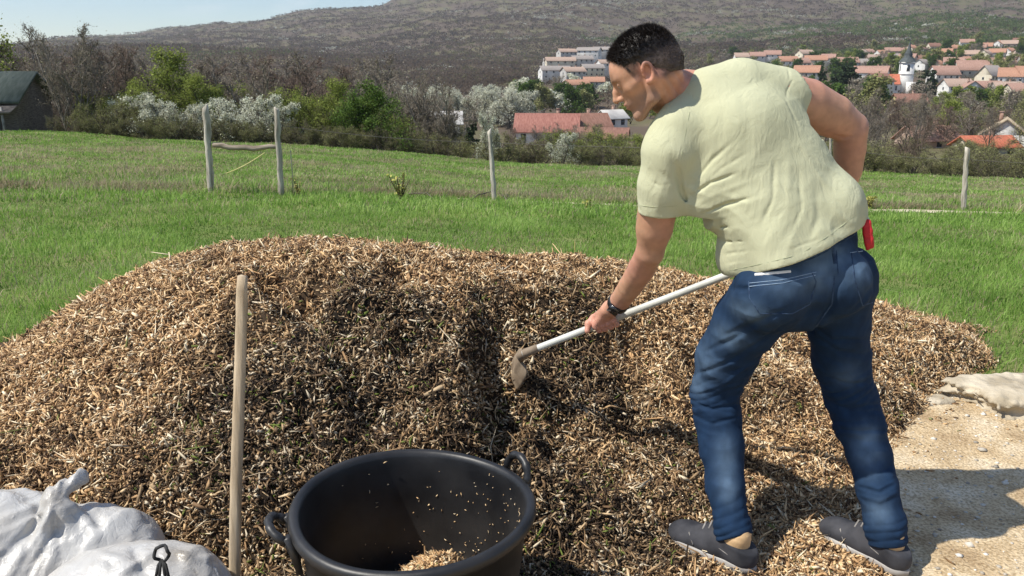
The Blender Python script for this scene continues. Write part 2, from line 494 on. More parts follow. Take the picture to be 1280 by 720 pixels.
def pile_h(x, y, fine=True):
    px = pile_px(x, y)
    px = px+sstep(1080, 1180, px)*(26*vnoise(x*5, y*5, 1.7, seed=50)+12*vnoise(x*13, y*13, 1.7, seed=51)+8)
    yc = np.interp(px, SILX, YC); zc = np.interp(px, SILX, ZC); toe = np.interp(px, *TOE)
    t = np.clip((y-toe)/(yc-toe), -.4, 1)
    pw = np.interp(px, [0, 300, 600, 850, 1100], [.8, .8, .95, 1.25, 1.2])
    tp = np.clip(t, 0, 1)
    h = zc*np.sin(np.pi/2*tp**pw)
    b = np.clip((y-yc)/np.interp(px, [0, 300, 1000, 1240], [1.3, 1.3, 1.2, .5]), 0, 1)
    h = np.where(y > yc, zc*(1-b*b*(3-2*b)), h)
    wob = 22*vnoise(y*5.0, x*1.0, 3.3, seed=4)
    band = sstep(.10, .3, t)*(1-sstep(.70, .92, t))
    left = 1-sstep(560+wob, 612+wob, px)
    left = left*sstep(250, 420, px)
    h = h+.085*left*band
    # dug hollow right of the lobe, with a scarp under the crest
    hol = sstep(565+wob, 615+wob, px)*(1-sstep(770, 900, px))
    h = h-.115*hol*sstep(.16, .30, t)*(1-sstep(.62+.05*vnoise(px/30, t*0), .74, t))
    h = h-.05*sstep(840, 900, px)*(1-sstep(1010, 1080, px))*sstep(.2, .4, t)*(1-sstep(.6, .9, t))
    # second scarp on the left lobe
    sc = sstep(.50, .58, t+.05*vnoise(px/45, t*0+1.5))*(1-sstep(.58, .80, t))
    h = h-.05*sc*sstep(310, 380, px)*(1-sstep(560, 600, px))
    if fine:
        inside = sstep(.02, .16, h)
        low = .35+.65*(1-sstep(.62, .95, t))
        lum = fbm(x*3.6, y*3.6, 0, 3, seed=21)
        rid = 1-2*np.abs(vnoise(x*7.5+.4*lum, y*7.5, 0, seed=31))
        dug = sstep(230, 400, px)*(1-sstep(780, 950, px))
        hole = sstep(.18, .62, vnoise(x*5.2+.5*lum, y*5.2, 4.4, seed=37))
        h = h+inside*low*(.034*lum+(.008+.026*dug)*rid+.018*vnoise(x*17, y*17, 0, seed=41)-(.02+.10*dug)*hole)
        trench = .45*np.exp(-((px-604-.9*wob)/19)**2)*sstep(.06, .18, t)*(1-sstep(.55, .72, t))
        h = h-.11*trench
        for (hx, hy, hr, ha) in HOLES: h = h-ha*np.exp(-(((px-hx)/hr[0])**2+((y-hy)/hr[1])**2)**1.5)
        h = h+inside*.010*vnoise(x*40, y*40, 0, seed=43)
    car = sstep(1158, 1128, px+16*vnoise(x*4, y*4, 0, seed=47)+60*sstep(2.35, 3.2, y))*sstep(1.15, 1.3, y)*(y < yc)
    h = np.maximum(h, car*.024+(.006*vnoise(x*9, y*9, 0, seed=48)*car if fine else 0))
    return np.where((h > 0.001), h, -.03)

def pile_wet_shade(x, y):
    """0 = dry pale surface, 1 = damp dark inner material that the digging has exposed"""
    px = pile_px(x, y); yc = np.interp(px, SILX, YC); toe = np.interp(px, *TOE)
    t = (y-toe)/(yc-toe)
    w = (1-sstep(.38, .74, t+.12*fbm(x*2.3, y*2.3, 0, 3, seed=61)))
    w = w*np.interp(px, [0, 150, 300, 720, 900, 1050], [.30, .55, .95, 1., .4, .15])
    hol = sstep(545, 600, px)*(1-sstep(730, 800, px))*(1-sstep(.80, .9, t))  # dug hollow coloured darker to read as shade, besides being damp
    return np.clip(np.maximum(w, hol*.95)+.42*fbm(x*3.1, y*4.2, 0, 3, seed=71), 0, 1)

def slivers(C, N, L, W, seed=0, tilt=.6, yaw=None, bend=.25, T=None):
    """bent, tapered chips: centre C, surface normal N; returns V, F, per-vertex index of the chip"""
    rg = np.random.default_rng(seed); n = len(C)
    a = rg.normal(size=(n, 3)); a -= (a*N).sum(1)[:, None]*N; a /= np.linalg.norm(a, axis=1)[:, None]+1e-9
    ti = rg.normal(size=n)*tilt
    d = a*np.cos(ti)[:, None]+N*np.sin(ti)[:, None]
    s = np.cross(d, N); s /= np.linalg.norm(s, axis=1)[:, None]+1e-9
    nn = np.cross(s, d)
    ro = rg.normal(size=n)*.6
    s2 = s*np.cos(ro)[:, None]+nn*np.sin(ro)[:, None]; n2 = np.cross(s2, d)
    l = L[:, None]/2; w = W[:, None]/2
    b = (L*bend*rg.uniform(-1, 1, n))[:, None]
    tp = rg.uniform(.15, .9, (n, 1)); tq = rg.uniform(.15, .9, (n, 1))
    th = W[:, None]*.28
    V = np.stack([C-d*l-s2*w*tp+n2*b*.5, C-d*l+s2*w*tp+n2*b*.5,
                  C-s2*w+n2*(th-b*.5), C+s2*w+n2*(th-b*.5),
                  C+d*l-s2*w*tq+n2*b*.5, C+d*l+s2*w*tq+n2*b*.5,
                  C-s2*w*.8-n2*(th+b*.5), C+s2*w*.8-n2*(th+b*.5)], 1)
    base = np.arange(n)[:, None]*8
    F = np.concatenate([base+np.array([q]) for q in ([0, 1, 3, 2], [2, 3, 5, 4], [1, 0, 6, 7], [7, 6, 4, 5], [0, 2, 4, 6], [1, 7, 5, 3])])
    return V.reshape(-1, 3), F, np.repeat(np.arange(n), 8)

CHIP_DRY = [(0, (.10, .055, .03)), (.15, (.27, .155, .075)), (.38, (.48, .29, .14)), (.62, (.66, .43, .215)), (.84, (.80, .59, .345)), (.95, (.88, .74, .52)), (1, (.16, .17, .05))]
CHIP_WET_SHADE = [(0, (.012, .008, .006)), (.28, (.030, .019, .012)), (.52, (.10, .062, .033)), (.72, (.22, .145, .078)), (.87, (.39, .285, .17)), (.95, (.55, .46, .34)), (1, (.13, .17, .03))]
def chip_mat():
    return mat_attr('wood_chip', CHIP_DRY, 'rnd', rough=.72, spec=.25, stops2=CHIP_WET_SHADE, attr2='wet')

def build_pile():
    t = empty('wood_chip_pile', (0, 2.9, 0), 'long low mound of brown shredded wood chips between meadow and tub', 'wood chips')
    t['kind'] = 'stuff'
    h = .02
    xs = np.arange(-4.2, 3.9, h); ys = np.arange(1.1, 5.6, h)
    X, Y = np.meshgrid(xs, ys, indexing='ij'); Z = pile_h(X, Y)
    n, m = X.shape
    V = np.stack([X, Y, Z], -1).reshape(-1, 3)
    i, j = np.meshgrid(np.arange(n-1), np.arange(m-1), indexing='ij')
    F = np.stack([i*m+j, (i+1)*m+j, (i+1)*m+j+1, i*m+j+1], -1).reshape(-1, 4)
    F = F[(V[F, 2] > -.02).any(1)]
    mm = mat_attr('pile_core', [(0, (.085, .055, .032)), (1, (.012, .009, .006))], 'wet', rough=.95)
    core = mesh_np('pile_core', V, F, mm, smooth=True, attrs={'wet': pile_wet_shade(X, Y).ravel()})
    core['kind'] = 'stuff'; relink(core, t)
    rg = np.random.default_rng(5)
    # chips on the mound
    def scatter(N, Lr, Wr, seed, lift):
        x = rg.uniform(-3.6, 3.4, N*3); y = rg.uniform(1.25, 4.6, N*3)
        z = pile_h(x, y); yc = np.interp(pile_px(x, y), SILX, YC)
        keep = (z > 0.0) & (y < yc+.5) & (rg.random(N*3) < np.interp(y, [1.5, 2.4, 3.2, 4.3], [1, 1, .75, .5]))
        x, y, z = x[keep][:N], y[keep][:N], z[keep][:N]
        e = .012
        nx = -(pile_h(x+e, y)-pile_h(x-e, y))/(2*e); ny = -(pile_h(x, y+e)-pile_h(x, y-e))/(2*e)
        nx = np.clip(nx, -2, 2); ny = np.clip(ny, -2, 2)
        Nn = np.stack([nx, ny, np.ones_like(nx)], 1); Nn /= np.linalg.norm(Nn, axis=1)[:, None]
        L = np.exp(rg.normal(math.log(Lr), .50, len(x))); W = np.exp(rg.normal(math.log(Wr), .35, len(x)))
        L = np.minimum(L, .16)
        C = np.stack([x, y, z], 1)+Nn*rg.uniform(-.004, lift, (len(x), 1))
        V, F, ix = slivers(C, Nn, L, W, seed)
        rnd = rg.random(len(x))**1.0
        cl_ = vnoise(x*14, y*14, 0, seed=401)+.6*vnoise(x*32, y*32, 0, seed=402)
        rnd = np.clip(rnd+.16*cl_, 0, .955); rnd = np.where(rg.random(len(x)) < .012+.02*(pile_wet_shade(x, y) > .6), 1.0, rnd)
        wet = np.clip(pile_wet_shade(x, y)+rg.normal(0, .25, len(x))-.12*cl_, 0, 1)
        return V, F, rnd[ix], wet[ix]
    # long twigs, strips of bark and torn leaves among the chips
    parts = [scatter(900, .085, .0030, 4, .03), scatter(1200, .034, .008, 5, .02), scatter(250000, .016, .0042, 1, .012), scatter(80000, .026, .0058, 2, .018), scatter(9000, .050, .0036, 3, .022)]
    # thin scatter around the toe, on the trodden ground and the sandy path
    N = 26000
    x = rg.uniform(-3.2, 3.0, N); y = rg.uniform(1.2, 3.6, N)
    z0 = pile_h(x, y); px = pile_px(x, y); toe = np.interp(px, *TOE)
    dens = np.exp(-np.maximum(toe-y, 0)/np.interp(px, [800, 1100, 1200], [.9, .35, .16]))
    dens = np.where(px > 1150, dens*.35+.015, dens)
    k = (z0 < 0) & (y < toe+.05) & (rg.random(N) < dens)
    x, y = x[k], y[k]
    C = np.stack([x, y, dirt_z(x, y)+.003], 1); Nn = np.tile([0, 0, 1.], (len(x), 1))
    Vs, Fs, ix = slivers(C, Nn, np.exp(rg.normal(math.log(.020), .4, len(x))), np.exp(rg.normal(math.log(.0055), .3, len(x))), 9, tilt=.15)
    parts.append((Vs, Fs, rg.random(len(x))[ix], np.clip(rg.normal(.25, .2, len(x)), 0, 1)[ix]))
    V = []; F = []; r = []; w = []; off = 0
    for a, b, c, d in parts:
        V.append(a); F.append(b+off); off += len(a); r.append(c); w.append(d)
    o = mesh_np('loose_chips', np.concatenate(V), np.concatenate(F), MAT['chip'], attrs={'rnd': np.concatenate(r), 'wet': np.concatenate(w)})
    o['kind'] = 'stuff'; relink(o, t)

# ================================================================== SANDY GROUND
def dirt_edge(x):
    return np.interp(x, [-6, -3, -2, 1.2, 1.8, 2.2, 6], [1.2, 1.6, 2.3, 3.3, 3.52, 3.5, 3.7])+.08*vnoise(np.asarray(x)*3, np.asarray(x)*0, 0, seed=3)
def dirt_z(x, y):
    return .010+.012*fbm(np.asarray(x)*2.2, np.asarray(y)*2.2, 0, 4, seed=8)+.010
def build_dirt():
    xs = np.arange(-6, 6.01, .03); ys = np.arange(-3, 4.0, .03)
    X, Y = np.meshgrid(xs, ys, indexing='ij'); Z = dirt_z(X, Y)
    n, m = X.shape; e = dirt_edge(X)
    Z = np.where(Y > e-.06, .02*(e-Y)/.06*0-.006, Z)
    V = np.stack([X, Y, Z], -1).reshape(-1, 3)
    i, j = np.meshgrid(np.arange(n-1), np.arange(m-1), indexing='ij')
    F = np.stack([i*m+j, (i+1)*m+j, (i+1)*m+j+1, i*m+j+1], -1).reshape(-1, 4)
    F = F[(V[F, 1] < dirt_edge(V[F, 0])+.05).all(1)]
    mt, nt, bs = new_mat('sandy_soil')
    g = nt.nodes.new('ShaderNodeNewGeometry'); L = nt.links.new
    def noise(s, d=5):
        n_ = nt.nodes.new('ShaderNodeTexNoise'); n_.inputs['Scale'].default_value = s; n_.inputs['Detail'].default_value = d
        L(g.outputs['Position'], n_.inputs[0]); return n_.outputs[0]
    c1 = ramp_node(nt, [(.30, (.38, .27, .155)), (.5, (.58, .45, .28)), (.68, (.72, .61, .44))], noise(5, 9))
    c2 = ramp_node(nt, [(.38, (.62, .58, .52)), (.5, (.9, .88, .86)), (.62, (1.08, 1.08, 1.08))], noise(110, 6))
    mx = nt.nodes.new('ShaderNodeMix'); mx.data_type = 'RGBA'; mx.blend_type = 'MULTIPLY'; mx.inputs[0].default_value = 1
    L(c1, mx.inputs[6]); L(c2, mx.inputs[7]); L(mx.outputs[2], bs.inputs['Base Color'])
    bs.inputs['Roughness'].default_value = .95; bs.inputs['Specular IOR Level'].default_value = .15
    bp = nt.nodes.new('ShaderNodeBump'); bp.inputs['Strength'].default_value = .8; bp.inputs['Distance'].default_value = .012
    L(noise(90, 10), bp.inputs['Height']); L(bp.outputs[0], bs.inputs['Normal'])
    o = mesh_np('path', V, F, mt, smooth=True); tag(o, kind='structure')
    # pebbles
    rg = np.random.default_rng(3); N = 3800
    x = rg.uniform(1.0, 3.4, N); y = rg.uniform(1.6, 3.55, N)
    k = (y < dirt_edge(x)-.02) & (pile_h(x, y) < 0); x, y = x[k], y[k]; n = len(x)
    ico = np.array([[0, 0, 1], [.9, 0, .3], [.28, .85, .3], [-.72, .53, .3], [-.72, -.53, .3], [.28, -.85, .3], [.5, .5, -.4], [-.5, .5, -.4], [-.5, -.5, -.4], [.5, -.5, -.4]])
    ti = np.array([[0, 1, 2], [0, 2, 3], [0, 3, 4], [0, 4, 5], [0, 5, 1], [1, 6, 2], [2, 7, 3], [3, 8, 4], [4, 8, 5], [5, 9, 1], [1, 9, 6], [2, 6, 7], [3, 7, 8], [5, 8, 9]])
    sz = np.exp(rg.normal(math.log(.0030), .6, n)); sz = np.minimum(sz, .03)
    V = (ico[None]*(1+rg.normal(0, .18, (n, 10, 3)))*sz[:, None, None]*np.array([1.2, 1, .6])+np.stack([x, y, dirt_z(x, y)+sz*.2], 1)[:, None]).reshape(-1, 3)
    F = (ti[None]+np.arange(n)[:, None, None]*10).reshape(-1, 3)
    o = mesh_np('pebbles', V, F, mat_attr('pebble', [(0, (.25, .22, .18)), (.6, (.5, .45, .37)), (1, (.75, .72, .66))], rough=.9), smooth=True, attrs={'rnd': np.repeat(rg.random(n), 10)})
    tag(o, 'scattered small pale pebbles on the sandy ground by the rocks', 'pebbles', kind='stuff')

# ================================================================== GRASS
def build_grass():
    rg = np.random.default_rng(17)
    VV = []; FF = []; rn = []; dr = []; off = 0
    def zone(y0, y1, dens, Hm, Wm, seed, sel=None, dry=None):
        nonlocal off
        rg = np.random.default_rng(seed)
        wmax = .72*y1+1.6
        N = int(dens*(y1-y0)*2*wmax)
        x = rg.uniform(-wmax, wmax, N); y = rg.uniform(y0, y1, N)
        k = np.abs(x) < .72*y+1.4
        k &= ~((pile_h(x, y, False) > .015)) & (y > dirt_edge(x)-.03*rg.random(N))
        k &= ~(TRACK(x, y) & (rg.random(N) < .88))
        x, y = x[k], y[k]
        if sel is not None:
            k = sel(x, y, rg); x, y = x[k], y[k]
        n = len(x)
        cl = fbm(x*1.1, y*1.1, 0, 3, seed=77); cl2 = vnoise(x*5, y*5, 0, seed=78)
        Hh = Hm*np.exp(rg.normal(0, .3, n))*(1+.45*cl+.25*cl2); Hh = np.maximum(Hh, Hm*.25)
        Wd = Wm*np.exp(rg.normal(0, .25, n))
        z = terrain(x, y)
        th = rg.uniform(0, 2*np.pi, n); s = np.stack([np.cos(th), np.sin(th), np.zeros(n)], 1)
        ln = rg.normal(0, .45, (n, 2)); ln[:, 0] += .12
        B = np.stack([x, y, z-.006], 1)
        M = B+np.stack([ln[:, 0]*Hh*.35, ln[:, 1]*Hh*.35, Hh*.55], 1)
        T = B+np.stack([ln[:, 0]*Hh, ln[:, 1]*Hh, Hh*np.clip(1-.3*np.abs(ln).sum(1), .35, 1)], 1)
        w = Wd[:, None]/2
        V = np.stack([B-s*w, B+s*w, M+s*w*.8, M-s*w*.8, T], 1).reshape(-1, 3)
        b = np.arange(n)[:, None]*5+off
        FF.append((b+np.array([[0, 1, 2, 3]]), b+np.array([[3, 2, 4]])))
        off += 5*n; VV.append(V)
        rn.append(np.repeat(np.clip(.5+.30*cl+.20*cl2+rg.normal(0, .15, n), 0, 1), 5))
        d = fbm(x*.55, y*.55, 0, 3, seed=90)
        dd = dry(x, y, rg) if dry else np.where(rg.random(n) < .05+.20*sstep(0.0, .6, d), 1.0, 0.0)
        dd = np.maximum(dd, (rg.random(n) < sstep(FENCE_Y(x), FENCE_Y(x)+4, y)*.42*(1+d)*(1-.6*sstep(24, 34, y))).astype(float))
        dr.append(np.repeat(dd, 5))
    zone(2.6, 6, 3600, .050, .0040, 1)
    zone(6, 10, 1900, .055, .0055, 2)
    zone(10, 16, 800, .075, .010, 3)
    zone(16, 26, 420, .055, .014, 4)
    zone(26, 38, 300, .06, .020, 7)
    # rank dry strip along the fence line
    def strip(x, y, rg):
        yl = FENCE_Y(x)
        return rg.random(len(x)) < np.exp(-((y-yl-.35)/.42)**2)*(.25+.75*sstep(-.3, .3, fbm(x*.9, y*.9, 0, 3, seed=101)))
    zone(8.5, 15.5, 2300, .13, .009, 5, sel=strip, dry=lambda x, y, rg: (rg.random(len(x)) < .85).astype(float))
    # taller coarse tufts at the pile's foot
    def tuft(x, y, rg):
        return rg.random(len(x)) < sstep(.25, .6, fbm(x*2.1, y*2.1, 0, 2, seed=111))
    zone(3.2, 9, 420, .085, .006, 6, sel=tuft)
    V = np.concatenate(VV)
    F = [np.concatenate([a for a, b in FF]), np.concatenate([b for a, b in FF])]
    G = [(0, (.07, .14, .022)), (.35, (.155, .275, .045)), (.65, (.25, .40, .08)), (1, (.38, .51, .15))]
    D = [(0, (.27, .215, .125)), (1, (.50, .43, .28))]
    m = mat_attr('grass_blade', G, 'rnd', rough=.55, spec=.25, translucent=.45, stops2=D, attr2='wet')
    o = mesh_np('grass', V, F, m, attrs={'rnd': np.concatenate(rn), 'wet': np.concatenate(dr)})
    tag(o, 'short green spring grass covering the meadow behind the pile', 'grass', kind='stuff')

def ground_hit(px, py, y0=3.0, y1=40.0):
    Y = np.arange(y0, y1, .02)
    d = ray(px, py)
    x = d[0]/d[1]*Y; z = CAM_H+d[2]/d[1]*Y
    k = np.where(z <= terrain(x, Y))[0]
    i = k[0] if len(k) else -1
    return np.array([x[i], Y[i], float(terrain(x[i:i+1] if i >= 0 else x[-1:], Y[i:i+1] if i >= 0 else Y[-1:])[0])])
def TRACK(x, y):
    yl = FENCE_Y(x)-.38+.10*vnoise(np.asarray(x)*.8, np.asarray(x)*0, 0, seed=140)
    wd = .17*(1+.5*vnoise(np.asarray(x)*1.7, np.asarray(x)*0, 0, seed=141))*sstep(-.6, 1.2, x)
    return np.abs(y-yl) < wd
def build_track():
    xs = np.arange(-1, 16, .06); n = len(xs); V = []
    yl = FENCE_Y(xs)-.38+.10*vnoise(xs*.8, xs*0, 0, seed=140)
    wd = .17*(1+.5*vnoise(xs*1.7, xs*0, 0, seed=141))*sstep(-.6, 1.2, xs)+.02
    for f in (-1, -.5, 0, .5, 1): V.append(np.stack([xs, yl+f*wd, terrain(xs, yl+f*wd)+(.016 if abs(f) < 1 else .004)], 1))
    V = np.concatenate(V); Q = [[r*n+i, r*n+i+1, (r+1)*n+i+1, (r+1)*n+i] for r in range(4) for i in range(n-1)]
    o = mesh_np('track', V, np.array(Q), mat_noise('dry_track', (.36, .30, .19), (.60, .53, .38), 3, 8, rough=.95), smooth=True); tag(o, kind='structure')
_FP = None
def FENCE_Y(x):
    global _FP
    if _FP is None:
        q = [ground_hit(a, b) for a, b in ((-100, 236), (262, 241), (617, 250), (900, 258), (1205, 263), (1400, 268))]
        _FP = (np.array([p[0] for p in q]), np.array([p[1] for p in q]))
    return np.interp(x, *_FP)
# ================================================================== TREES
def seg_mesh(S, n=3):
    """S: rows p0(3) p1(3) r0 r1 -> tapered prisms"""
    S = np.asarray(S, float); p0, p1, r0, r1 = S[:, :3], S[:, 3:6], S[:, 6], S[:, 7]
    d = p1-p0; d /= np.linalg.norm(d, axis=1)[:, None]+1e-9
    ref = np.where(np.abs(d[:, 2:3]) < .9, np.array([[0, 0, 1.]]), np.array([[1., 0, 0]]))
    a = np.cross(d, ref); a /= np.linalg.norm(a, axis=1)[:, None]+1e-9; b = np.cross(a, d)
    V = []
    for p, r in ((p0, r0), (p1, r1)):
        for k in range(n):
            t = 2*np.pi*k/n
            V.append(p+r[:, None]*(math.cos(t)*a+math.sin(t)*b))
    V = np.stack(V, 1); m = len(S)
    base = np.arange(m)[:, None]*2*n
    F = np.concatenate([base+np.array([[k, (k+1) % n, n+(k+1) % n, n+k]]) for k in range(n)])
    return V.reshape(-1, 3), F

def leaf_quads(C, size, rg, aspect=.7, up=None):
    n = len(C)
    a = rg.normal(size=(n, 3)); a /= np.linalg.norm(a, axis=1)[:, None]
    b = np.cross(a, rg.normal(size=(n, 3))); b /= np.linalg.norm(b, axis=1)[:, None]+1e-9
    s = (size*np.exp(rg.normal(0, .3, n)))[:, None]/2
    V = np.stack([C-a*s-b*s*aspect*.4, C-a*s*.1+b*s*aspect, C+a*s, C-a*s*.1-b*s*aspect], 1).reshape(-1, 3)
    F = np.arange(n)[:, None]*4+np.array([[0, 1, 2, 3]])
    return V, F

class Tree:
    """one template: trunk+limbs mesh and crown mesh, unit height about 1 * H"""
    def __init__(s, name, seed, H, bark, twig, leafmat=None, stems=1, spread=.35, up=.6, nlimb=9, nb=6, nt=5, nt2=3, leaves=0, lsize=.1, twr=.010, trunkr=.02, base=.2, lenf=.42, jit=.10, low=False, twig_tone=(0, .5), leaf_tone=(.55, 1), droop=0.0):
        rg = np.random.default_rng(seed); big = []; small = []; tips = []
        def grow(p, d, L, r0, r1, steps, wand, out, upw=.0):
            pts = [p]
            for i in range(steps):
                d = d+rg.normal(0, wand, 3)+np.array([0, 0, upw]); d /= np.linalg.norm(d)
                q = p+d*L/steps
                out.append([*p, *q, r0+(r1-r0)*i/steps, r0+(r1-r0)*(i+1)/steps]); p = q; pts.append(p)
            return pts, d
        def perp(d):
            a = np.cross(d, rg.normal(size=3)); return a/(np.linalg.norm(a)+1e-9)
        for st in range(stems):
            ang = rg.uniform(0, 6.28); lean = (0.05 if stems == 1 else rg.uniform(.12, spread))
            d0 = np.array([math.cos(ang)*lean, math.sin(ang)*lean, 1.]); d0 /= np.linalg.norm(d0)
            hh = H*(.86 if stems == 1 else rg.uniform(.6, .9))
            pts, _ = grow(np.array([math.cos(ang)*.02*stems*H*.3, math.sin(ang)*.02*stems*H*.3, -.05*H]), d0, hh*1.03, trunkr*H*(1 if stems == 1 else .55), .004*H, 8, .06, big, .02)
            pts = np.array(pts); nl = nlimb if stems == 1 else max(2, int(nlimb*1.6/stems))
            for i in range(nl):
                f = base+(1-base)*(i+rg.random())/nl; f = min(f, .97)
                k = min(int(f*8), 7); p = pts[k]+(pts[k+1]-pts[k])*(f*8-k)
                ax = perp(d0); d = ax*spread*2.2*(1-.35*f)+np.array([0, 0, up]); d /= np.linalg.norm(d)
                L1 = H*lenf*(1.08-f*.75)*rg.uniform(.7, 1.15)
                p1, d1 = grow(p, d, L1, trunkr*H*.42*(1-.6*f), .003*H, 5, .12, big, .05-droop)
                for j in range(nb):
                    g = .25+.75*(j+rg.random())/nb; kk = min(int(g*5), 4); q = p1[kk]+(p1[kk+1]-p1[kk])*min(1, g*5-kk)
                    dd = d*.55+perp(d)*.85+np.array([0, 0, up*.45]); dd /= np.linalg.norm(dd)
                    p2, d2 = grow(q, dd, L1*.42*rg.uniform(.6, 1.2), .0042*H, .0018*H, 3, .14, small, .03-droop)
                    for t in range(nt):
                        g2 = .2+.8*rg.random(); k2 = min(int(g2*3), 2); q2 = p2[k2]+(p2[k2+1]-p2[k2])*min(1, g2*3-k2)
                        d3 = dd*.6+perp(dd)*.8+np.array([0, 0, .25]); d3 /= np.linalg.norm(d3)
                        p3, _ = grow(q2, d3, L1*.21*rg.uniform(.5, 1.3), twr, twr*.7, 2, .15, small, .02-droop)
                        tips.append(p3[-1]); tips.append(p3[1])
                        for t2 in range(nt2):
                            q3 = p3[1]+(p3[2]-p3[1])*rg.random(); d4 = d3*.7+perp(d3)*.7; d4 /= np.linalg.norm(d4)
                            e = q3+d4*L1*.11*rg.uniform(.5, 1.3)
                            small.append([*q3, *e, twr*.75, twr*.5]); tips.append(e)
        s.H = H; s.name = name
        V, F = seg_mesh(big, 6 if not low else 4)
        s.trunk = mesh_np('trunk', V, F, bark, smooth=True).data
        V, F = seg_mesh(small, 3); rn = np.repeat(rg.uniform(*twig_tone, len(small)), 6); FF = [F]
        if leaves:
            tips = np.array(tips); c = tips[rg.integers(0, len(tips), leaves)]+rg.normal(0, jit*H*.35, (leaves, 3))
            c = c[c[:, 2] > .04*H]
            lv, lf = leaf_quads(c, lsize, rg)
            cl = vnoise(c[:, 0]*6/H, c[:, 1]*6/H, c[:, 2]*6/H, seed=seed)
            lr = np.repeat(np.clip((leaf_tone[0]+leaf_tone[1])/2+(leaf_tone[1]-leaf_tone[0])*(.22*cl+rg.normal(0, .2, len(c))), leaf_tone[0], leaf_tone[1]), 4)
            FF.append(lf+len(V)); V = np.concatenate([V, lv]); rn = np.concatenate([rn, lr])
        s.crown = mesh_np('crown', V, FF, leafmat or twig, attrs={'rnd': rn}).data
        for o in list(COL.objects):
            if o.data in (s.trunk, s.crown) and o.parent is None and 'label' not in o: bpy.data.objects.remove(o)

TREES = []     # (px, object, phrase, group)
def put_tree(T, px, Y, h=None, top=None, name='tree', phrase='', cat='tree', group=None, wide=1.0, base=None, lab=None, sink=0.0):
    x = (px-640)/FPX/(CP+0)*Y if base is None else None
    # x from the pixel column, at the height of the terrain there
    x = P(px, 150, Y)[0]
    z = float(terrain(np.array([x]), np.array([Y]))[0])-sink
    zt = P(px, top, Y)[2] if top is not None else z+h
    s = (zt-z)/T.H
    e = empty(name, (x, Y, z)); e['category'] = cat
    e.rotation_euler[2] = random.uniform(0, 6.28)
    e.scale = (s*wide, s*wide, s)
    for nm, me in (('trunk', T.trunk), ('crown', T.crown)):
        o = bpy.data.objects.new(nm, me); COL.objects.link(o); o.parent = e
    if lab: e['label'] = lab
    if group: e['group'] = group
    if phrase: TREES.append((px, e, phrase, group))
    return e

ORD = ['first', 'second', 'third', 'fourth', 'fifth', 'sixth', 'seventh', 'eighth', 'ninth', 'tenth', 'eleventh', 'twelfth', 'thirteenth', 'fourteenth', 'fifteenth', 'sixteenth', 'seventeenth', 'eighteenth', 'nineteenth', 'twentieth']
def ordinal(i):
    if i < 20: return ORD[i]
    tens = {2: 'twenty', 3: 'thirty', 4: 'forty', 5: 'fifty', 6: 'sixty', 7: 'seventy', 8: 'eighty', 9: 'ninety'}
    n = i+1; t, u = divmod(n, 10)
    if n > 99: return 'number %d' % n
    if u == 0: return {2: 'twentieth', 3: 'thirtieth', 4: 'fortieth', 5: 'fiftieth', 6: 'sixtieth', 7: 'seventieth', 8: 'eightieth', 9: 'ninetieth'}[t]
    return tens[t]+'-'+ORD[u-1]
def label_sorted(items):
    by = {}
    for px, e, ph, g in items: by.setdefault(ph, []).append((px, e, g))
    for ph, L in by.items():
        L.sort(key=lambda q: q[0])
        for i, (px, e, g) in enumerate(L):
            e['label'] = ph if len(L) == 1 else '%s, %s from the left' % (ph, ordinal(i))

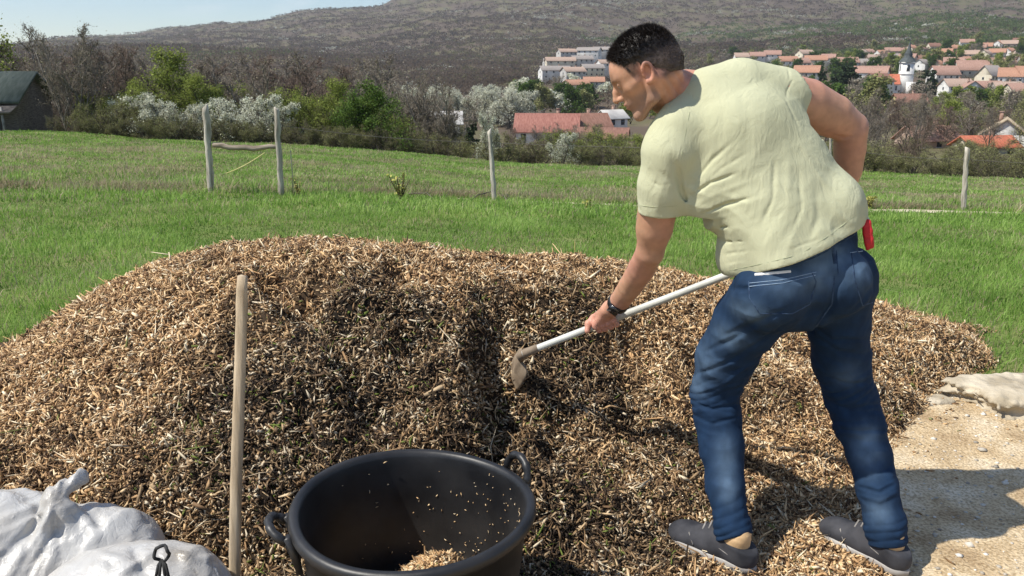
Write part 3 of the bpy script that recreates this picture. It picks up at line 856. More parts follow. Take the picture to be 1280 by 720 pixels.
def make_templates():
    T = {}
    bark = mat_noise('bark_grey', (.12, .105, .09), (.26, .235, .205), 6, rough=.9, stretch=(1, 1, .2))
    barkd = mat_noise('bark_dark', (.05, .042, .035), (.11, .095, .08), 6, rough=.9, stretch=(1, 1, .2))
    tw = mat_attr('twigs_grey', [(0, (.14, .12, .095)), (.5, (.28, .24, .19)), (.75, (.21, .20, .09)), (1, (.30, .29, .13))], rough=.9)
    twr = mat_attr('twigs_reddish', [(0, (.13, .095, .075)), (.5, (.24, .18, .14)), (1, (.29, .21, .16))], rough=.9)
    gr = mat_attr('leaves_yellow_green', [(0, (.08, .07, .05)), (.45, (.15, .13, .08)), (.55, (.11, .15, .03)), (.8, (.26, .31, .06)), (1, (.40, .44, .12))], rough=.7, translucent=.3)
    dg = mat_attr('leaves_fresh_green', [(0, (.05, .045, .03)), (.5, (.09, .08, .05)), (.55, (.045, .085, .016)), (.8, (.11, .18, .032)), (1, (.19, .27, .055))], rough=.7, translucent=.3)
    ol = mat_attr('leaves_olive', [(0, (.10, .085, .06)), (.5, (.22, .19, .13)), (.55, (.14, .15, .05)), (.8, (.26, .27, .10)), (1, (.38, .37, .16))], rough=.8, translucent=.2)
    bl = mat_attr('blossom_white', [(0, (.08, .07, .055)), (.5, (.16, .14, .11)), (.55, (.22, .23, .12)), (.70, (.58, .58, .43)), (1, (.84, .84, .72))], rough=.8, translucent=.25)
    ev = mat_attr('needles_dark', [(0, (.03, .03, .02)), (.5, (.02, .035, .015)), (1, (.05, .075, .03))], rough=.8)
    T['bare1'] = Tree('bare', 1, 7, bark, tw, stems=1, leaves=900, lsize=.07, nlimb=13, nb=7, nt=6, nt2=4, twr=.011, trunkr=.016, spread=.28, up=.9, base=.12, leaf_tone=(.3, .9))
    T['bare2'] = Tree('bare', 2, 7, bark, tw, stems=5, leaves=700, lsize=.07, nlimb=16, nb=7, nt=5, nt2=4, twr=.011, trunkr=.018, spread=.30, up=1.0, base=.08, leaf_tone=(.3, .9))
    T['bare3'] = Tree('bare', 3, 7, barkd, twr, stems=2, leaves=0, nlimb=15, nb=8, nt=6, nt2=4, twr=.011, trunkr=.017, spread=.36, up=.8, base=.10)
    T['bud1'] = Tree('bud', 4, 6, barkd, gr, stems=1, leaves=9000, lsize=.085, nlimb=14, nb=7, nt=5, nt2=2, spread=.36, up=.7, base=.12, jit=.09)
    T['bud2'] = Tree('bud', 5, 6, barkd, gr, stems=3, leaves=6500, lsize=.085, nlimb=15, nb=6, nt=5, nt2=3, spread=.4, up=.6, base=.08, jit=.09)
    T['green'] = Tree('green', 6, 5, barkd, dg, stems=3, leaves=15000, lsize=.10, nlimb=16, nb=7, nt=5, nt2=2, spread=.48, up=.55, base=.05, jit=.10, lenf=.5)
    T['olive'] = Tree('olive', 7, 4, barkd, ol, stems=6, leaves=7000, lsize=.06, nlimb=20, nb=6, nt=5, nt2=4, spread=.5, up=.6, base=.03, jit=.09, twr=.009, lenf=.45)
    T['shrub'] = Tree('shrub', 8, 3, barkd, ol, stems=7, leaves=3000, lsize=.05, nlimb=20, nb=6, nt=5, nt2=5, spread=.6, up=.7, base=.02, jit=.10, twr=.008, lenf=.5, leaf_tone=(.4, .9))
    T['blossom'] = Tree('blossom', 9, 4, barkd, bl, stems=5, leaves=9000, lsize=.075, nlimb=18, nb=6, nt=5, nt2=3, spread=.45, up=.6, base=.06, jit=.06, lenf=.45)
    T['pine'] = Tree('pine', 10, 9, bark, ev, stems=1, leaves=9000, lsize=.16, nlimb=22, nb=6, nt=4, nt2=1, spread=.5, up=.35, base=.25, jit=.035, lenf=.34)
    T['spruce'] = Tree('spruce', 12, 6, barkd, ev, stems=1, leaves=9000, lsize=.13, nlimb=34, nb=4, nt=3, nt2=1, spread=.3, up=.12, base=.04, jit=.03, lenf=.26, trunkr=.014)
    # templates for the valley, 80-900 m away: coarser, sized in metres
    far = dict(low=True, nb=4, nt=4, nt2=2)
    T['fbare'] = Tree('bare', 21, 10, bark, tw, stems=2, nlimb=12, leaves=1200, lsize=.28, twr=.05, spread=.34, up=.8, base=.15, leaf_tone=(.3, .7), **far)
    T['fbare2'] = Tree('bare', 22, 10, barkd, twr, stems=2, nlimb=13, leaves=900, lsize=.28, twr=.05, spread=.38, up=.7, base=.12, leaf_tone=(.2, .6), **far)
    T['fgreen'] = Tree('green', 23, 9, barkd, gr, stems=2, nlimb=12, leaves=4200, lsize=.34, twr=.045, spread=.42, up=.6, base=.1, **far)
    T['fdark'] = Tree('dark', 24, 9, barkd, dg, stems=2, nlimb=12, leaves=4600, lsize=.34, twr=.045, spread=.45, up=.6, base=.08, leaf_tone=(.5, .8), **far)
    T['folive'] = Tree('olive', 25, 8, barkd, ol, stems=3, nlimb=13, leaves=3600, lsize=.30, twr=.045, spread=.45, up=.6, base=.06, **far)
    T['fbloss'] = Tree('bloss', 26, 7, barkd, bl, stems=2, nlimb=12, leaves=3600, lsize=.30, twr=.05, spread=.42, up=.6, base=.08, leaf_tone=(.6, 1), **far)
    T['fspruce'] = Tree('spruce', 27, 12, barkd, ev, stems=1, nlimb=26, leaves=4000, lsize=.42, twr=.08, spread=.3, up=.15, base=.05, lenf=.24, jit=.03, **far)
    return T

def build_near_trees(T):
    rn = random.Random(3)
    G1 = 'bare trees in the wood behind the meadow'
    # back rank: the bare wood rising behind the hedge
    n = 46
    for i in range(n):
        px = -30+i*(600/n)+rn.uniform(-6, 6)
        Y = rn.choice([44, 50, 57, 64, 72])+rn.uniform(-2, 2)
        top = np.interp(px, [-30, 60, 180, 260, 420, 540, 600], [36, 44, 54, 50, 56, 82, 104])+rn.uniform(-10, 22)+(72-Y)*.25
        k = rn.choice(['bare1', 'bare2', 'bare3', 'bare1', 'bare2', 'bud2' if 160 < px < 480 and rn.random() < .5 else 'bare3'])
        if k == 'bud2': put_tree(T[k], px, Y, top=top+18, name='budding_tree', phrase='thin yellow-green budding tree inside the bare wood behind the meadow', group='budding trees in the wood')
        else:
            ph = 'reddish-brown leafless tree in the wood behind the meadow' if k == 'bare3' else ('many-stemmed grey leafless tree in the wood behind the meadow' if k == 'bare2' else 'slender grey leafless tree in the wood behind the meadow')
            put_tree(T[k], px, Y, top=top, name='bare_tree', phrase=ph, group=G1, wide=1.15)
    put_tree(T['bud2'], 8, 40, top=-30, name='budding_tree', lab='tall grey-green tree rising above the green cabin roof', wide=1.0)
    put_tree(T['bare2'], 88, 36.5, top=14, name='bare_tree', lab='tall pale many-stemmed leafless tree right beside the dark wooden cabin', wide=.85)
    put_tree(T['bare1'], 118, 38, top=32, name='bare_tree', lab='leafless grey tree with upright twigs just right of the tall pale one', wide=.9)
    put_tree(T['bare1'], 58, 40, top=30, name='bare_tree', lab='leafless tree leaning over the gable end of the cabin', wide=.9)
    put_tree(T['bare3'], 150, 41, top=38, name='bare_tree', lab='leafless tree whose fine top twigs stand against the sky', wide=.9)
    put_tree(T['bare2'], 178, 43, top=48, name='bare_tree', lab='lowest of the leafless trees whose twigs reach the sky', wide=.9)
    put_tree(T['shrub'], 72, 35.5, top=140, name='green_shrub', lab='small yellow-green shrub at the foot of the pale leafless tree', cat='shrub', wide=.8)
    put_tree(T['bud1'], 212, 39, top=56, name='budding_tree', lab='bright yellow-green budding tree, tallest green crown of the treeline', wide=1.15)
    put_tree(T['bud1'], 252, 38, top=90, name='budding_tree', lab='yellow-green tree right behind the left gate post', wide=1.0)
    put_tree(T['bud2'], 378, 38, top=92, name='budding_tree', lab='dark olive-green tree right of the gate posts', wide=1.0)
    put_tree(T['green'], 468, 35, top=97, name='leafy_tree', lab='round dark green leafy tree standing at the meadow edge', wide=1.0)
    put_tree(T['green'], 432, 37, top=120, name='leafy_tree', lab='smaller green leafy tree left of the round dark one', wide=.9)
    put_tree(T['bud2'], 404, 37.5, top=112, name='budding_tree', lab='pale budding tree between the gate posts and the round green tree', wide=1.0)
    put_tree(T['bare2'], 530, 42, top=126, name='bare_tree', lab='low grey leafless tree right of the round green tree', wide=1.1)
    for i, (px, top) in enumerate(((106, 116), (126, 104), (146, 110), (170, 98), (192, 92), (232, 100), (268, 104), (352, 104), (396, 104), (418, 96), (446, 108), (500, 132))):
        put_tree(T['bud2' if i % 3 else 'bud1'], px, 37+(i % 4)*.7, top=top, name='budding_tree', phrase='light yellow-green budding tree in the belt behind the hedge', group='light green trees behind the hedge', wide=1.0)
    for px, top in ((110, 122), (138, 114), (165, 118)):
        put_tree(T['olive'], px, 35+rn.random(), top=top, name='olive_shrub', phrase='tall olive-brown shrub at the meadow edge right of the pale tree', cat='shrub', group='olive shrubs', wide=1.0)
    for px, top in ((160, 112), (186, 106), (214, 114), (236, 120)):
        put_tree(T['blossom'], px, 35.5+rn.random(), top=top, name='blossoming_shrub', phrase='cream blossoming shrub in the hedge left of the gate posts', cat='shrub', group='blossoming shrubs left of the gate', wide=1.0)
    for px, top in ((290, 112), (314, 107), (338, 118)):
        put_tree(T['blossom'], px, 35+rn.random(), top=top, name='blossoming_shrub', phrase='white blossoming shrub seen between the two gate posts', cat='shrub', group='blossoming shrubs between the gate posts', wide=1.05)
    for i in range(26):
        px = 95+i*17+rn.uniform(-5, 5)
        put_tree(T['olive' if i % 2 else 'shrub'], px, 34.2+rn.random(), top=np.interp(px, [95, 200, 420, 540], [146, 140, 150, 168])+rn.uniform(-5, 6), name='hedge_shrub', phrase='low olive-brown hedge shrub along the far meadow edge', cat='shrub', group='hedge shrubs along the meadow edge', wide=1.1)
    # right part of the edge, looking down into the valley
    spec = [(520, 152, 'shrub'), (546, 160, 'shrub'), (566, 166, 'olive'), (611, 128, 'blossom'), (628, 158, 'olive'), (650, 166, 'shrub'), (672, 172, 'shrub'), (702, 158, 'blossom'), (722, 172, 'olive'), (746, 174, 'shrub'), (768, 172, 'olive'), (792, 176, 'shrub'), (815, 176, 'olive')]
    for px, top, k in spec:
        if k == 'blossom':
            put_tree(T[k], px, 36, top=top, name='blossoming_shrub', lab='white blossoming tree behind the middle fence post' if px < 650 else 'round white blossoming shrub in front of the long red roof', cat='shrub', wide=.42 if px < 650 else .8)
        else:
            put_tree(T[k], px, 36+rn.uniform(0, 3), top=top, name='brown_shrub', phrase='grey-brown shrub between meadow and red-roofed buildings', cat='shrub', group='brown shrubs below the red roofs', wide=1.25)
    spec = [(1012, 168), (1040, 172), (1085, 166), (1100, 178), (1128, 190), (1150, 186), (1176, 196), (1202, 186), (1222, 192), (1246, 184), (1262, 188), (1285, 180), (1310, 180)]
    for i, (px, top) in enumerate(spec):
        put_tree(T['olive' if i % 3 else 'shrub'], px, 32+rn.uniform(0, 4), top=top, name='brown_shrub', phrase='olive-brown shrub at the meadow edge right of the man', cat='shrub', group='shrubs at the right meadow edge', wide=1.3)
    put_tree(T['bare3'], 1152, 40, top=132, name='bare_tree', lab='reddish leafless small tree in front of the pink-roofed house', wide=.9)
    put_tree(T['spruce'], 584, 75, top=138, name='spruce_tree', lab='small dark spruce left of the middle fence post', wide=.8)
    put_tree(T['spruce'], 556, 80, top=152, name='spruce_tree', lab='smallest dark spruce near the round green tree', wide=.8)

def build_valley_trees(T):
    rn = random.Random(9)
    # white blossoming row in front of the hill foot
    for i in range(15):
        px = 488+i*11.5+rn.uniform(-4, 4)
        put_tree(T['blossom'], px, 240+rn.uniform(-15, 25), top=rn.uniform(96, 112), name='blossoming_tree', phrase='white blossoming tree in the row at the foot of the hill', group='white blossoming row', wide=1.0)
    def patch(n, x0, x1, y0, y1, kinds, hs, phrase, group, cat='tree', name='valley_tree'):
        for i in range(n):
            px = rn.uniform(x0, x1); Y = math.exp(rn.uniform(math.log(y0), math.log(y1)))
            k = rn.choice(kinds)
            k0 = k; k = {'n_bare1': 'fbare', 'n_bare2': 'fbare', 'n_bare3': 'fbare2', 'n_bud1': 'fgreen', 'n_bud2': 'fgreen', 'n_olive': 'folive', 'n_blossom': 'fbloss'}.get(k, k)
            nm = {'fbare': 'bare_tree', 'fbare2': 'bare_tree', 'fgreen': 'budding_tree', 'fdark': 'leafy_tree', 'folive': 'olive_tree', 'fbloss': 'blossoming_tree', 'fspruce': 'spruce_tree'}[k]
            col = {'fbare': 'grey leafless', 'fbare2': 'brown leafless', 'fgreen': 'pale green', 'fdark': 'dark green', 'folive': 'olive-coloured', 'fbloss': 'white blossoming', 'fspruce': 'dark conical'}[k]
            put_tree(T[k0.replace('n_', '')], px, Y, h=rn.uniform(*hs), name=nm, phrase=col+' '+phrase, group=group, wide=rn.uniform(1.0, 1.35))
    patch(40, 500, 800, 90, 200, ['n_bare1', 'n_bud2', 'n_olive', 'n_bare2', 'n_bare3', 'n_olive'], (3.5, 6), 'tree around the long red-roofed building', 'trees around the long building')
    patch(26, 640, 860, 260, 520, ['fbare', 'fgreen', 'folive', 'fbloss', 'fdark'], (9, 13), 'tree below the white hillside houses', 'trees below the hillside houses')
    patch(46, 990, 1300, 120, 230, ['n_bare1', 'n_bare3', 'n_bare2', 'n_bare1', 'n_olive'], (6.5, 10), 'tree in the park belt below the church', 'trees below the church')
    patch(11, 1180, 1245, 150, 190, ['n_bud1', 'n_bud2'], (7.5, 9.5), 'tree beside the yellow-walled house below the church', 'green trees below the church')
    patch(16, 1000, 1110, 250, 420, ['fbare', 'fdark', 'fspruce', 'folive'], (11, 15), 'tree among the houses left of the church', 'trees left of the church')
    patch(30, 1140, 1300, 290, 500, ['fbare', 'fdark', 'folive', 'fbare2', 'fgreen'], (8, 12), 'tree among the houses right of the church', 'trees right of the church')
    patch(80, 880, 1300, 480, 880, ['fdark', 'fbare', 'folive', 'fgreen'], (10, 15), 'tree among the highest houses under the green hill', 'trees among the highest houses')
    for i in range(60):
        right = i % 2; px = rn.uniform(985, 1310) if right else rn.uniform(505, 815); Y = rn.uniform(42, 112)
        k = rn.choice(['olive', 'shrub', 'olive', 'bare2']); ph = {'olive': 'olive-green bush', 'shrub': 'brown twiggy bush', 'bare2': 'grey leafless sapling'}[k]
        put_tree(T[k], px, Y, h=rn.uniform(2.2, 3.8), name='valley_bush' if k != 'bare2' else 'sapling', phrase=ph+(' below the meadow right of the man' if right else ' between the meadow and the red roofs'), cat='bush', group='bushes on the slope right' if right else 'bushes on the slope left', wide=1.5)
    for px, top in ((1046, 84), (1062, 76), (1056, 88)):
        put_tree(T['fspruce'], px, 330+rn.uniform(-10, 10), top=top, name='spruce_tree', phrase='broad dark evergreen left of the white church', group='evergreens left of the church', wide=1.7)
    put_tree(T['fspruce'], 1152, 400, top=82, name='spruce_tree', lab='dark evergreen standing right beside the white church tower', wide=1.8)

def build_forest():
    """the far wooded slopes: too many trees to count"""
    rg = np.random.default_rng(23)
    N = 130000
    px = rg.uniform(-500, 1800, N); Y = np.exp(rg.uniform(math.log(300), math.log(2750), N))
    x = (px-640)/FPX/.985*Y
    z = terrain(x, Y)
    # keep open fields and the village
    f = vnoise(x/70, Y/70, 0, seed=200)
    keep = ~((Y < 430) & (px > 520) & (px < 645) & (Y > 150))
    vil = (px > 870) & (Y < 780); keep &= ~(vil & (rg.random(N) > .10))
    vil2 = (px > 660) & (px < 790) & (Y > 420) & (Y < 860); keep &= ~(vil2 & (rg.random(N) > .35))
    keep &= ~((px > 620) & (Y < 420) & (rg.random(N) > .3))
    keep &= rg.random(N) < np.interp(Y, [300, 600, 1200, 2700], [.55, .75, 1, 1])
    px, Y, x, z = px[keep], Y[keep], x[keep], z[keep]; n = len(x)
    size = rg.uniform(5, 8, n)*np.interp(Y, [300, 900, 2600], [.8, .95, 1.0])
    c = np.stack([x, Y, z+size*.32], 1)
    K = 16
    off = rg.normal(0, .34, (n, K, 3))*size[:, None, None]*np.array([1.25, 1.25, .45])
    C = (c[:, None]+off).reshape(-1, 3)
    V, F = leaf_quads(C, 1.0, rg, aspect=.9)
    V = ((V.reshape(-1, 4, 3)-C[:, None])*np.repeat(size*.27*np.interp(Y, [300, 600, 1200], [.42, .62, 1]), K)[:, None, None]+C[:, None]).reshape(-1, 3)
    # species tone: 0 grey-brown, .4 olive, .7 green, 1 blossom
    t1 = fbm(x/260, Y/420, 0, 4, seed=210); t2 = fbm(x/120, Y/190, 0, 3, seed=220)
    green = sstep(.05, .5, fbm(x/300, Y/500, 0, 3, seed=230)+np.interp(px, [0, 700, 820, 1000, 1300], [-.75, -.55, -.2, .35, .75])-.6*sstep(1500, 1900, Y))
    tone = .12+.05*rg.random(n)+.08*np.clip(t2, -1, 1)+.05*np.clip(t1, -1, 1)
    gsel = rg.random(n) < green*.85
    tone = np.where(gsel, rg.uniform(.42, .72, n), tone)
    ol = (~gsel) & (rg.random(n) < .10+.25*sstep(0, .6, t1)); tone = np.where(ol, rg.uniform(.28, .42, n), tone)
    streak = fbm(x/150+3, Y/45+7, 0, 3, seed=240)
    b = rg.random(n) < .0015+.55*sstep(.50, .85, streak)*np.interp(px, [100, 400, 1300], [.2, .7, .9])
    tone = np.where(b, rg.uniform(.86, 1, n), tone)
    rn = np.clip(np.repeat(tone, K)+rg.normal(0, .018, n*K), 0, 1)
    m = mat_attr('far_woodland', [(0, (.085, .065, .05)), (.12, (.125, .094, .070)), (.25, (.17, .13, .098)), (.34, (.14, .13, .065)), (.50, (.10, .14, .05)), (.70, (.15, .20, .07)), (.80, (.25, .25, .18)), (.9, (.42, .42, .34)), (1, (.54, .54, .45))], rough=.95, spec=0, translucent=.5)
    o = mesh_np('woodland', V, F, m, attrs={'rnd': np.repeat(rn, 4)})
    tag(o, 'leafless grey-brown and greening woods covering the far hillsides', 'woods', kind='stuff')

# ------------------------------------------------------------------ low plants
def build_low_plants():
    mat = mat_attr('stem_yellow', [(0, (.06, .05, .03)), (.6, (.16, .14, .05)), (.7, (.30, .30, .07)), (1, (.45, .42, .12))], rough=.8)
    def plant(px, py, h, n, lab, seed, lf=120, spread=.35):
        rg = np.random.default_rng(seed); p = ground_hit(px, py); S = []; tips = []
        for i in range(n):
            a = rg.uniform(0, 6.28); ln = rg.uniform(.1, spread)
            d = np.array([math.cos(a)*ln, math.sin(a)*ln, 1.]); d /= np.linalg.norm(d)
            q = np.array([math.cos(a)*.02*rg.random(), math.sin(a)*.02*rg.random(), 0]); L = h*rg.uniform(.55, 1.05)
            for k in range(4):
                d = d+rg.normal(0, .08, 3); d /= np.linalg.norm(d); e = q+d*L/4
                S.append([*q, *e, .011*(1-.15*k), .011*(1-.15*(k+1))]); q = e; tips.append(e)
        e = empty('pruned_shrub', p, lab, 'shrub')
        V, F = seg_mesh(S, 5); mesh_np('stems', V, F, mat, e, attrs={'rnd': np.repeat(rg.uniform(0, .6, len(S)), 10)})
        tips = np.array(tips); c = tips[rg.integers(0, len(tips), lf)]+rg.normal(0, .015, (lf, 3))
        V, F = leaf_quads(c, .035, rg); mesh_np('leaves', V, F, mat, e, attrs={'rnd': np.repeat(rg.uniform(.65, 1, lf), 4)})
    plant(501, 250, .42, 13, 'small pruned shrub of upright budding stems left of the middle fence post', 1)
    plant(374, 246, .26, 4, 'spindly young shoot right of the gate post', 2, 40)
    plant(1086, 262, .22, 9, 'small yellow-leaved plant behind the man\'s right hip', 3, 160)
    plant(735, 262, .16, 5, 'tiny weed in the fence strip right of the middle post', 4, 40)
    # thin pruned branches lying on the ground
    def branch(pts, lab, r=.012):
        q = [ground_hit(a, b)+np.array([0, 0, c]) for a, b, c in pts]
        m = MB(); m.tube(q, [r*1.2]+[r*.8]*(len(q)-1), 6)
        o = m.build('fallen_branch', mat_noise('dead_wood', (.06, .05, .035), (.14, .12, .09), 9, rough=.9)); tag(o, lab, 'branch', 'fallen branches along the fence')
    branch([(584, 254, 0), (597, 250, .08), (617, 247, .11)], 'curved dark branch leaning left against the middle fence post')
    branch([(626, 248, .08), (634, 254, .05), (642, 260, 0)], 'dark branch sloping down right of the middle fence post')
    branch([(510, 246, .05), (534, 248, .08), (550, 256, .0)], 'dead branch on the ground right of the small pruned shrub')
# ================================================================== FENCE
def build_fence():
    wood = mat_noise('weathered_wood', (.24, .21, .165), (.56, .51, .43), 22, rough=.9, bump=.9, bscale=45, bdist=.012, stretch=(1, 1, .12), lo=.32, hi=.66)
    wire = mat_noise('fence_wire', (.16, .14, .12), (.25, .23, .2), 20, rough=.6, metallic=.5)
    f = empty('wire_fence', ground_hit(617, 250), 'old wire fence of crooked grey wooden posts crossing the meadow', 'fence')
    def post(px0, py0, px1, py1, r, seed, knots=()):
        b = ground_hit(px0, py0); Y = b[1]; t = P(px1, py1, Y)
        rg = np.random.default_rng(seed); n = 14; pts = []; rr = []
        for i in range(n):
            s = i/(n-1); q = b+(t-b)*s+np.array([0, 0, -.25*(1-s) if i == 0 else 0])
            q = q+np.array([rg.normal(0, .003)+.012*math.sin(2.5*s+seed), rg.normal(0, .003), 0]); pts.append(q)
            rr.append(.70*r*(1.08-.12*s+rg.normal(0, .02)+sum(.13*math.exp(-((s-k)/.05)**2) for k in knots)))
        m = MB(); m.tube(pts, rr, 10, flat=.85)
        V = m.v[0]; V += .16*r*fbm(V[:, 0]*25, V[:, 1]*25, V[:, 2]*8, 2, seed=seed)[:, None]*np.array([1, 1, .1])
        V[-1] += np.array([.03, 0, .02]); top = (V[:, 2] > t[2]-.02); V[top, 2] += (V[top, 0]-t[0])*(.7 if seed % 2 else -.7)
        o = m.build('post', wood, smooth=True); relink(o, f); return b, t
    posts = [post(263, 241, 257, 133, .075, 1, (.78, .95)), post(351, 244, 347, 137, .065, 2, (.8, .97)), post(618, 251, 613, 162, .062, 3, (.5,)), post(1040, 262, 1037, 166, .030, 5), post(1205, 263, 1209, 185, .062, 4, (.85,))]
    (b0, t0), (b1, t1) = posts[0], posts[1]
    s0, s1 = b0+(t0-b0)*.53, b1+(t1-b1)*.53
    s0 = P(266, 181, b0[1]); s1 = P(347, 183, b1[1])
    m = MB(); n = 9
    m.tube([s0+(s1-s0)*i/(n-1)+np.array([0, -.0, -.035*math.sin(math.pi*i/(n-1))+.012*math.sin(i*2.1)]) for i in range(n)], [.042, .05, .047, .05, .05, .052, .046, .042, .036], 8, flat=.8)
    o = m.build('crossbar', mat_noise('rail_brown', (.16, .125, .09), (.38, .32, .25), 16, rough=.9, bump=.8, bscale=40, bdist=.01, stretch=(.2, 1, 1)), smooth=True); relink(o, f)
    # far-left end of the fence (outside the frame) and wires
    L = ground_hit(-130, 238)
    def at(p, k): return p[0]+(p[1]-p[0])*k
    ends = [(L, L+np.array([0, 0, 1.1]))]+posts+[(ground_hit(1420, 268), ground_hit(1420, 268)+np.array([0, 0, 1.0]))]
    for k, ht in ((.82, 0),):
        for (a, b) in zip(ends[1:-1], ends[2:]):
            if a is posts[0]: continue
            p, q = at(a, k), at(b, k); pts = [p+(q-p)*i/10+np.array([0, 0, -.05*math.sin(math.pi*i/10)]) for i in range(11)]
            m = MB(); m.tube(pts, .0035, 4, cap=False); o = m.build('wire', wire); relink(o, f)
    # thin cane and a diagonal straw rope in the gate
    m = MB(); a = ground_hit(366, 244); m.tube([a, a+(P(363, 188, a[1])-a)*.5+np.array([.01, 0, 0]), P(363, 188, a[1])], [.010, .009, .007], 6)
    o = m.build('thin_cane', mat_noise('cane', (.42, .38, .22), (.55, .5, .32), 9)); tag(o, 'thin straw-coloured cane stuck upright right of the gate posts', 'cane')
    m = MB(); p, q = P(277, 219, b0[1]+.02), P(331, 191, b1[1]-.05)
    m.tube([p+(q-p)*i/8+np.array([0, 0, -.03*math.sin(math.pi*i/8)]) for i in range(9)], .008, 5)
    o = m.build('brace_cane', mat_noise('cane_yellow', (.45, .42, .16), (.6, .55, .25), 9)); relink(o, f)

# ================================================================== BUILDINGS
HOUSES = []
def house(px, py, Y, w, d, h, rh, rot, wallm, roofm, name='house', phrase=None, lab=None, group=None, win=2, chim=True, hip=0.0, floors=1, drop=2.5):
    """px, py = centre of the wall foot in the photo at distance Y; w along the ridge"""
    x = P(px, py, Y)[0]; z = P(px, py, Y)[2]; zt = float(terrain(np.array([x]), np.array([Y]))[0])
    z = max(z, zt-.3); e = empty(name, (x, Y, z)); e.rotation_euler[2] = R(rot); e['category'] = 'house'
    if lab: e['label'] = lab
    if group: e['group'] = group
    if phrase: HOUSES.append((px, e, phrase, group))
    hw, hd = w/2, d/2; dz = -max(drop, z-zt+1.0)
    V = [[-hw, -hd, dz], [hw, -hd, dz], [hw, hd, dz], [-hw, hd, dz], [-hw, -hd, h], [hw, -hd, h], [hw, hd, h], [-hw, hd, h]]
    rx = hw-hip*hd
    if hip == 0: V += [[-hw, 0, h+rh-.12], [hw, 0, h+rh-.12]]
    m = MB()
    if hip == 0: m.add(V, [[0, 1, 5, 4], [2, 3, 7, 6], [3, 2, 1, 0]], [[4, 8, 7], [5, 6, 9]]); m.add(V, [[1, 2, 6, 5], [3, 0, 4, 7]])
    else: m.add(V, [[0, 1, 5, 4], [1, 2, 6, 5], [2, 3, 7, 6], [3, 0, 4, 7], [4, 5, 6, 7]])
    wl = m.build('wall', wallm, e)
    o = .35+.02*w; s = rh/hd; t = .18
    A = [[-hw-o, -hd-o, h-s*o], [hw+o, -hd-o, h-s*o], [rx+o*(hip == 0), 0, h+rh], [-rx-o*(hip == 0), 0, h+rh], [hw+o, hd+o, h-s*o], [-hw-o, hd+o, h-s*o]]
    B = [[a[0], a[1], a[2]-t] for a in A]
    m = MB(); m.add(A+B, [[0, 1, 2, 3], [4, 5, 3, 2], [7, 6, 9, 8], [11, 10, 8, 9], [0, 6, 7, 1], [4, 10, 11, 5]],
                    [[1, 4, 2], [5, 0, 3], [10, 7, 8], [6, 11, 9]] if hip else None)
    if not hip: m.add(A+B, [[1, 7, 8, 2], [2, 8, 10, 4], [3, 9, 6, 0], [5, 11, 9, 3]])
    rf = m.build('roof', roofm, e)
    if chim:
        m = MB(); cx = hw*.35; m.box((cx, hd*.25, h+rh*.95), (.7, .6, 1.8)); m.box((cx, hd*.25, h+rh*.95+.95), (.85, .75, .12))
        c = m.build('chimney', MAT['chimney'], rf)
    wn = MAT['window']; fl = []
    for k in range(floors):
        zc = h*(k+.55)/floors
        for i in range(win):
            xx = -hw+w*(i+.5+(.08 if k else 0))/win
            fl.append((xx, -hd, zc, 0))
            fl.append((-xx, hd, zc, 0))
        fl.append((-hw, 0, zc, 1)); fl.append((hw, 0, zc, 1))
    for (xx, yy, zz, side) in fl:
        m = MB(); sz = (1.0, .10, 1.2) if not side else (.10, 1.0, 1.2)
        m.box((xx, yy, zz), sz); wi = m.build('window', wn, e)
        m = MB(); fz = (1.25, .06, .12) if not side else (.06, 1.25, .12)
        oy = -.06 if (not side and yy < 0) else (.06 if not side else 0); ox = (-.06 if xx < 0 else .06) if side else 0
        m.box((xx+ox, yy+oy, zz-.68), fz); m.build('sill', MAT['white_trim'], wi)
    return e

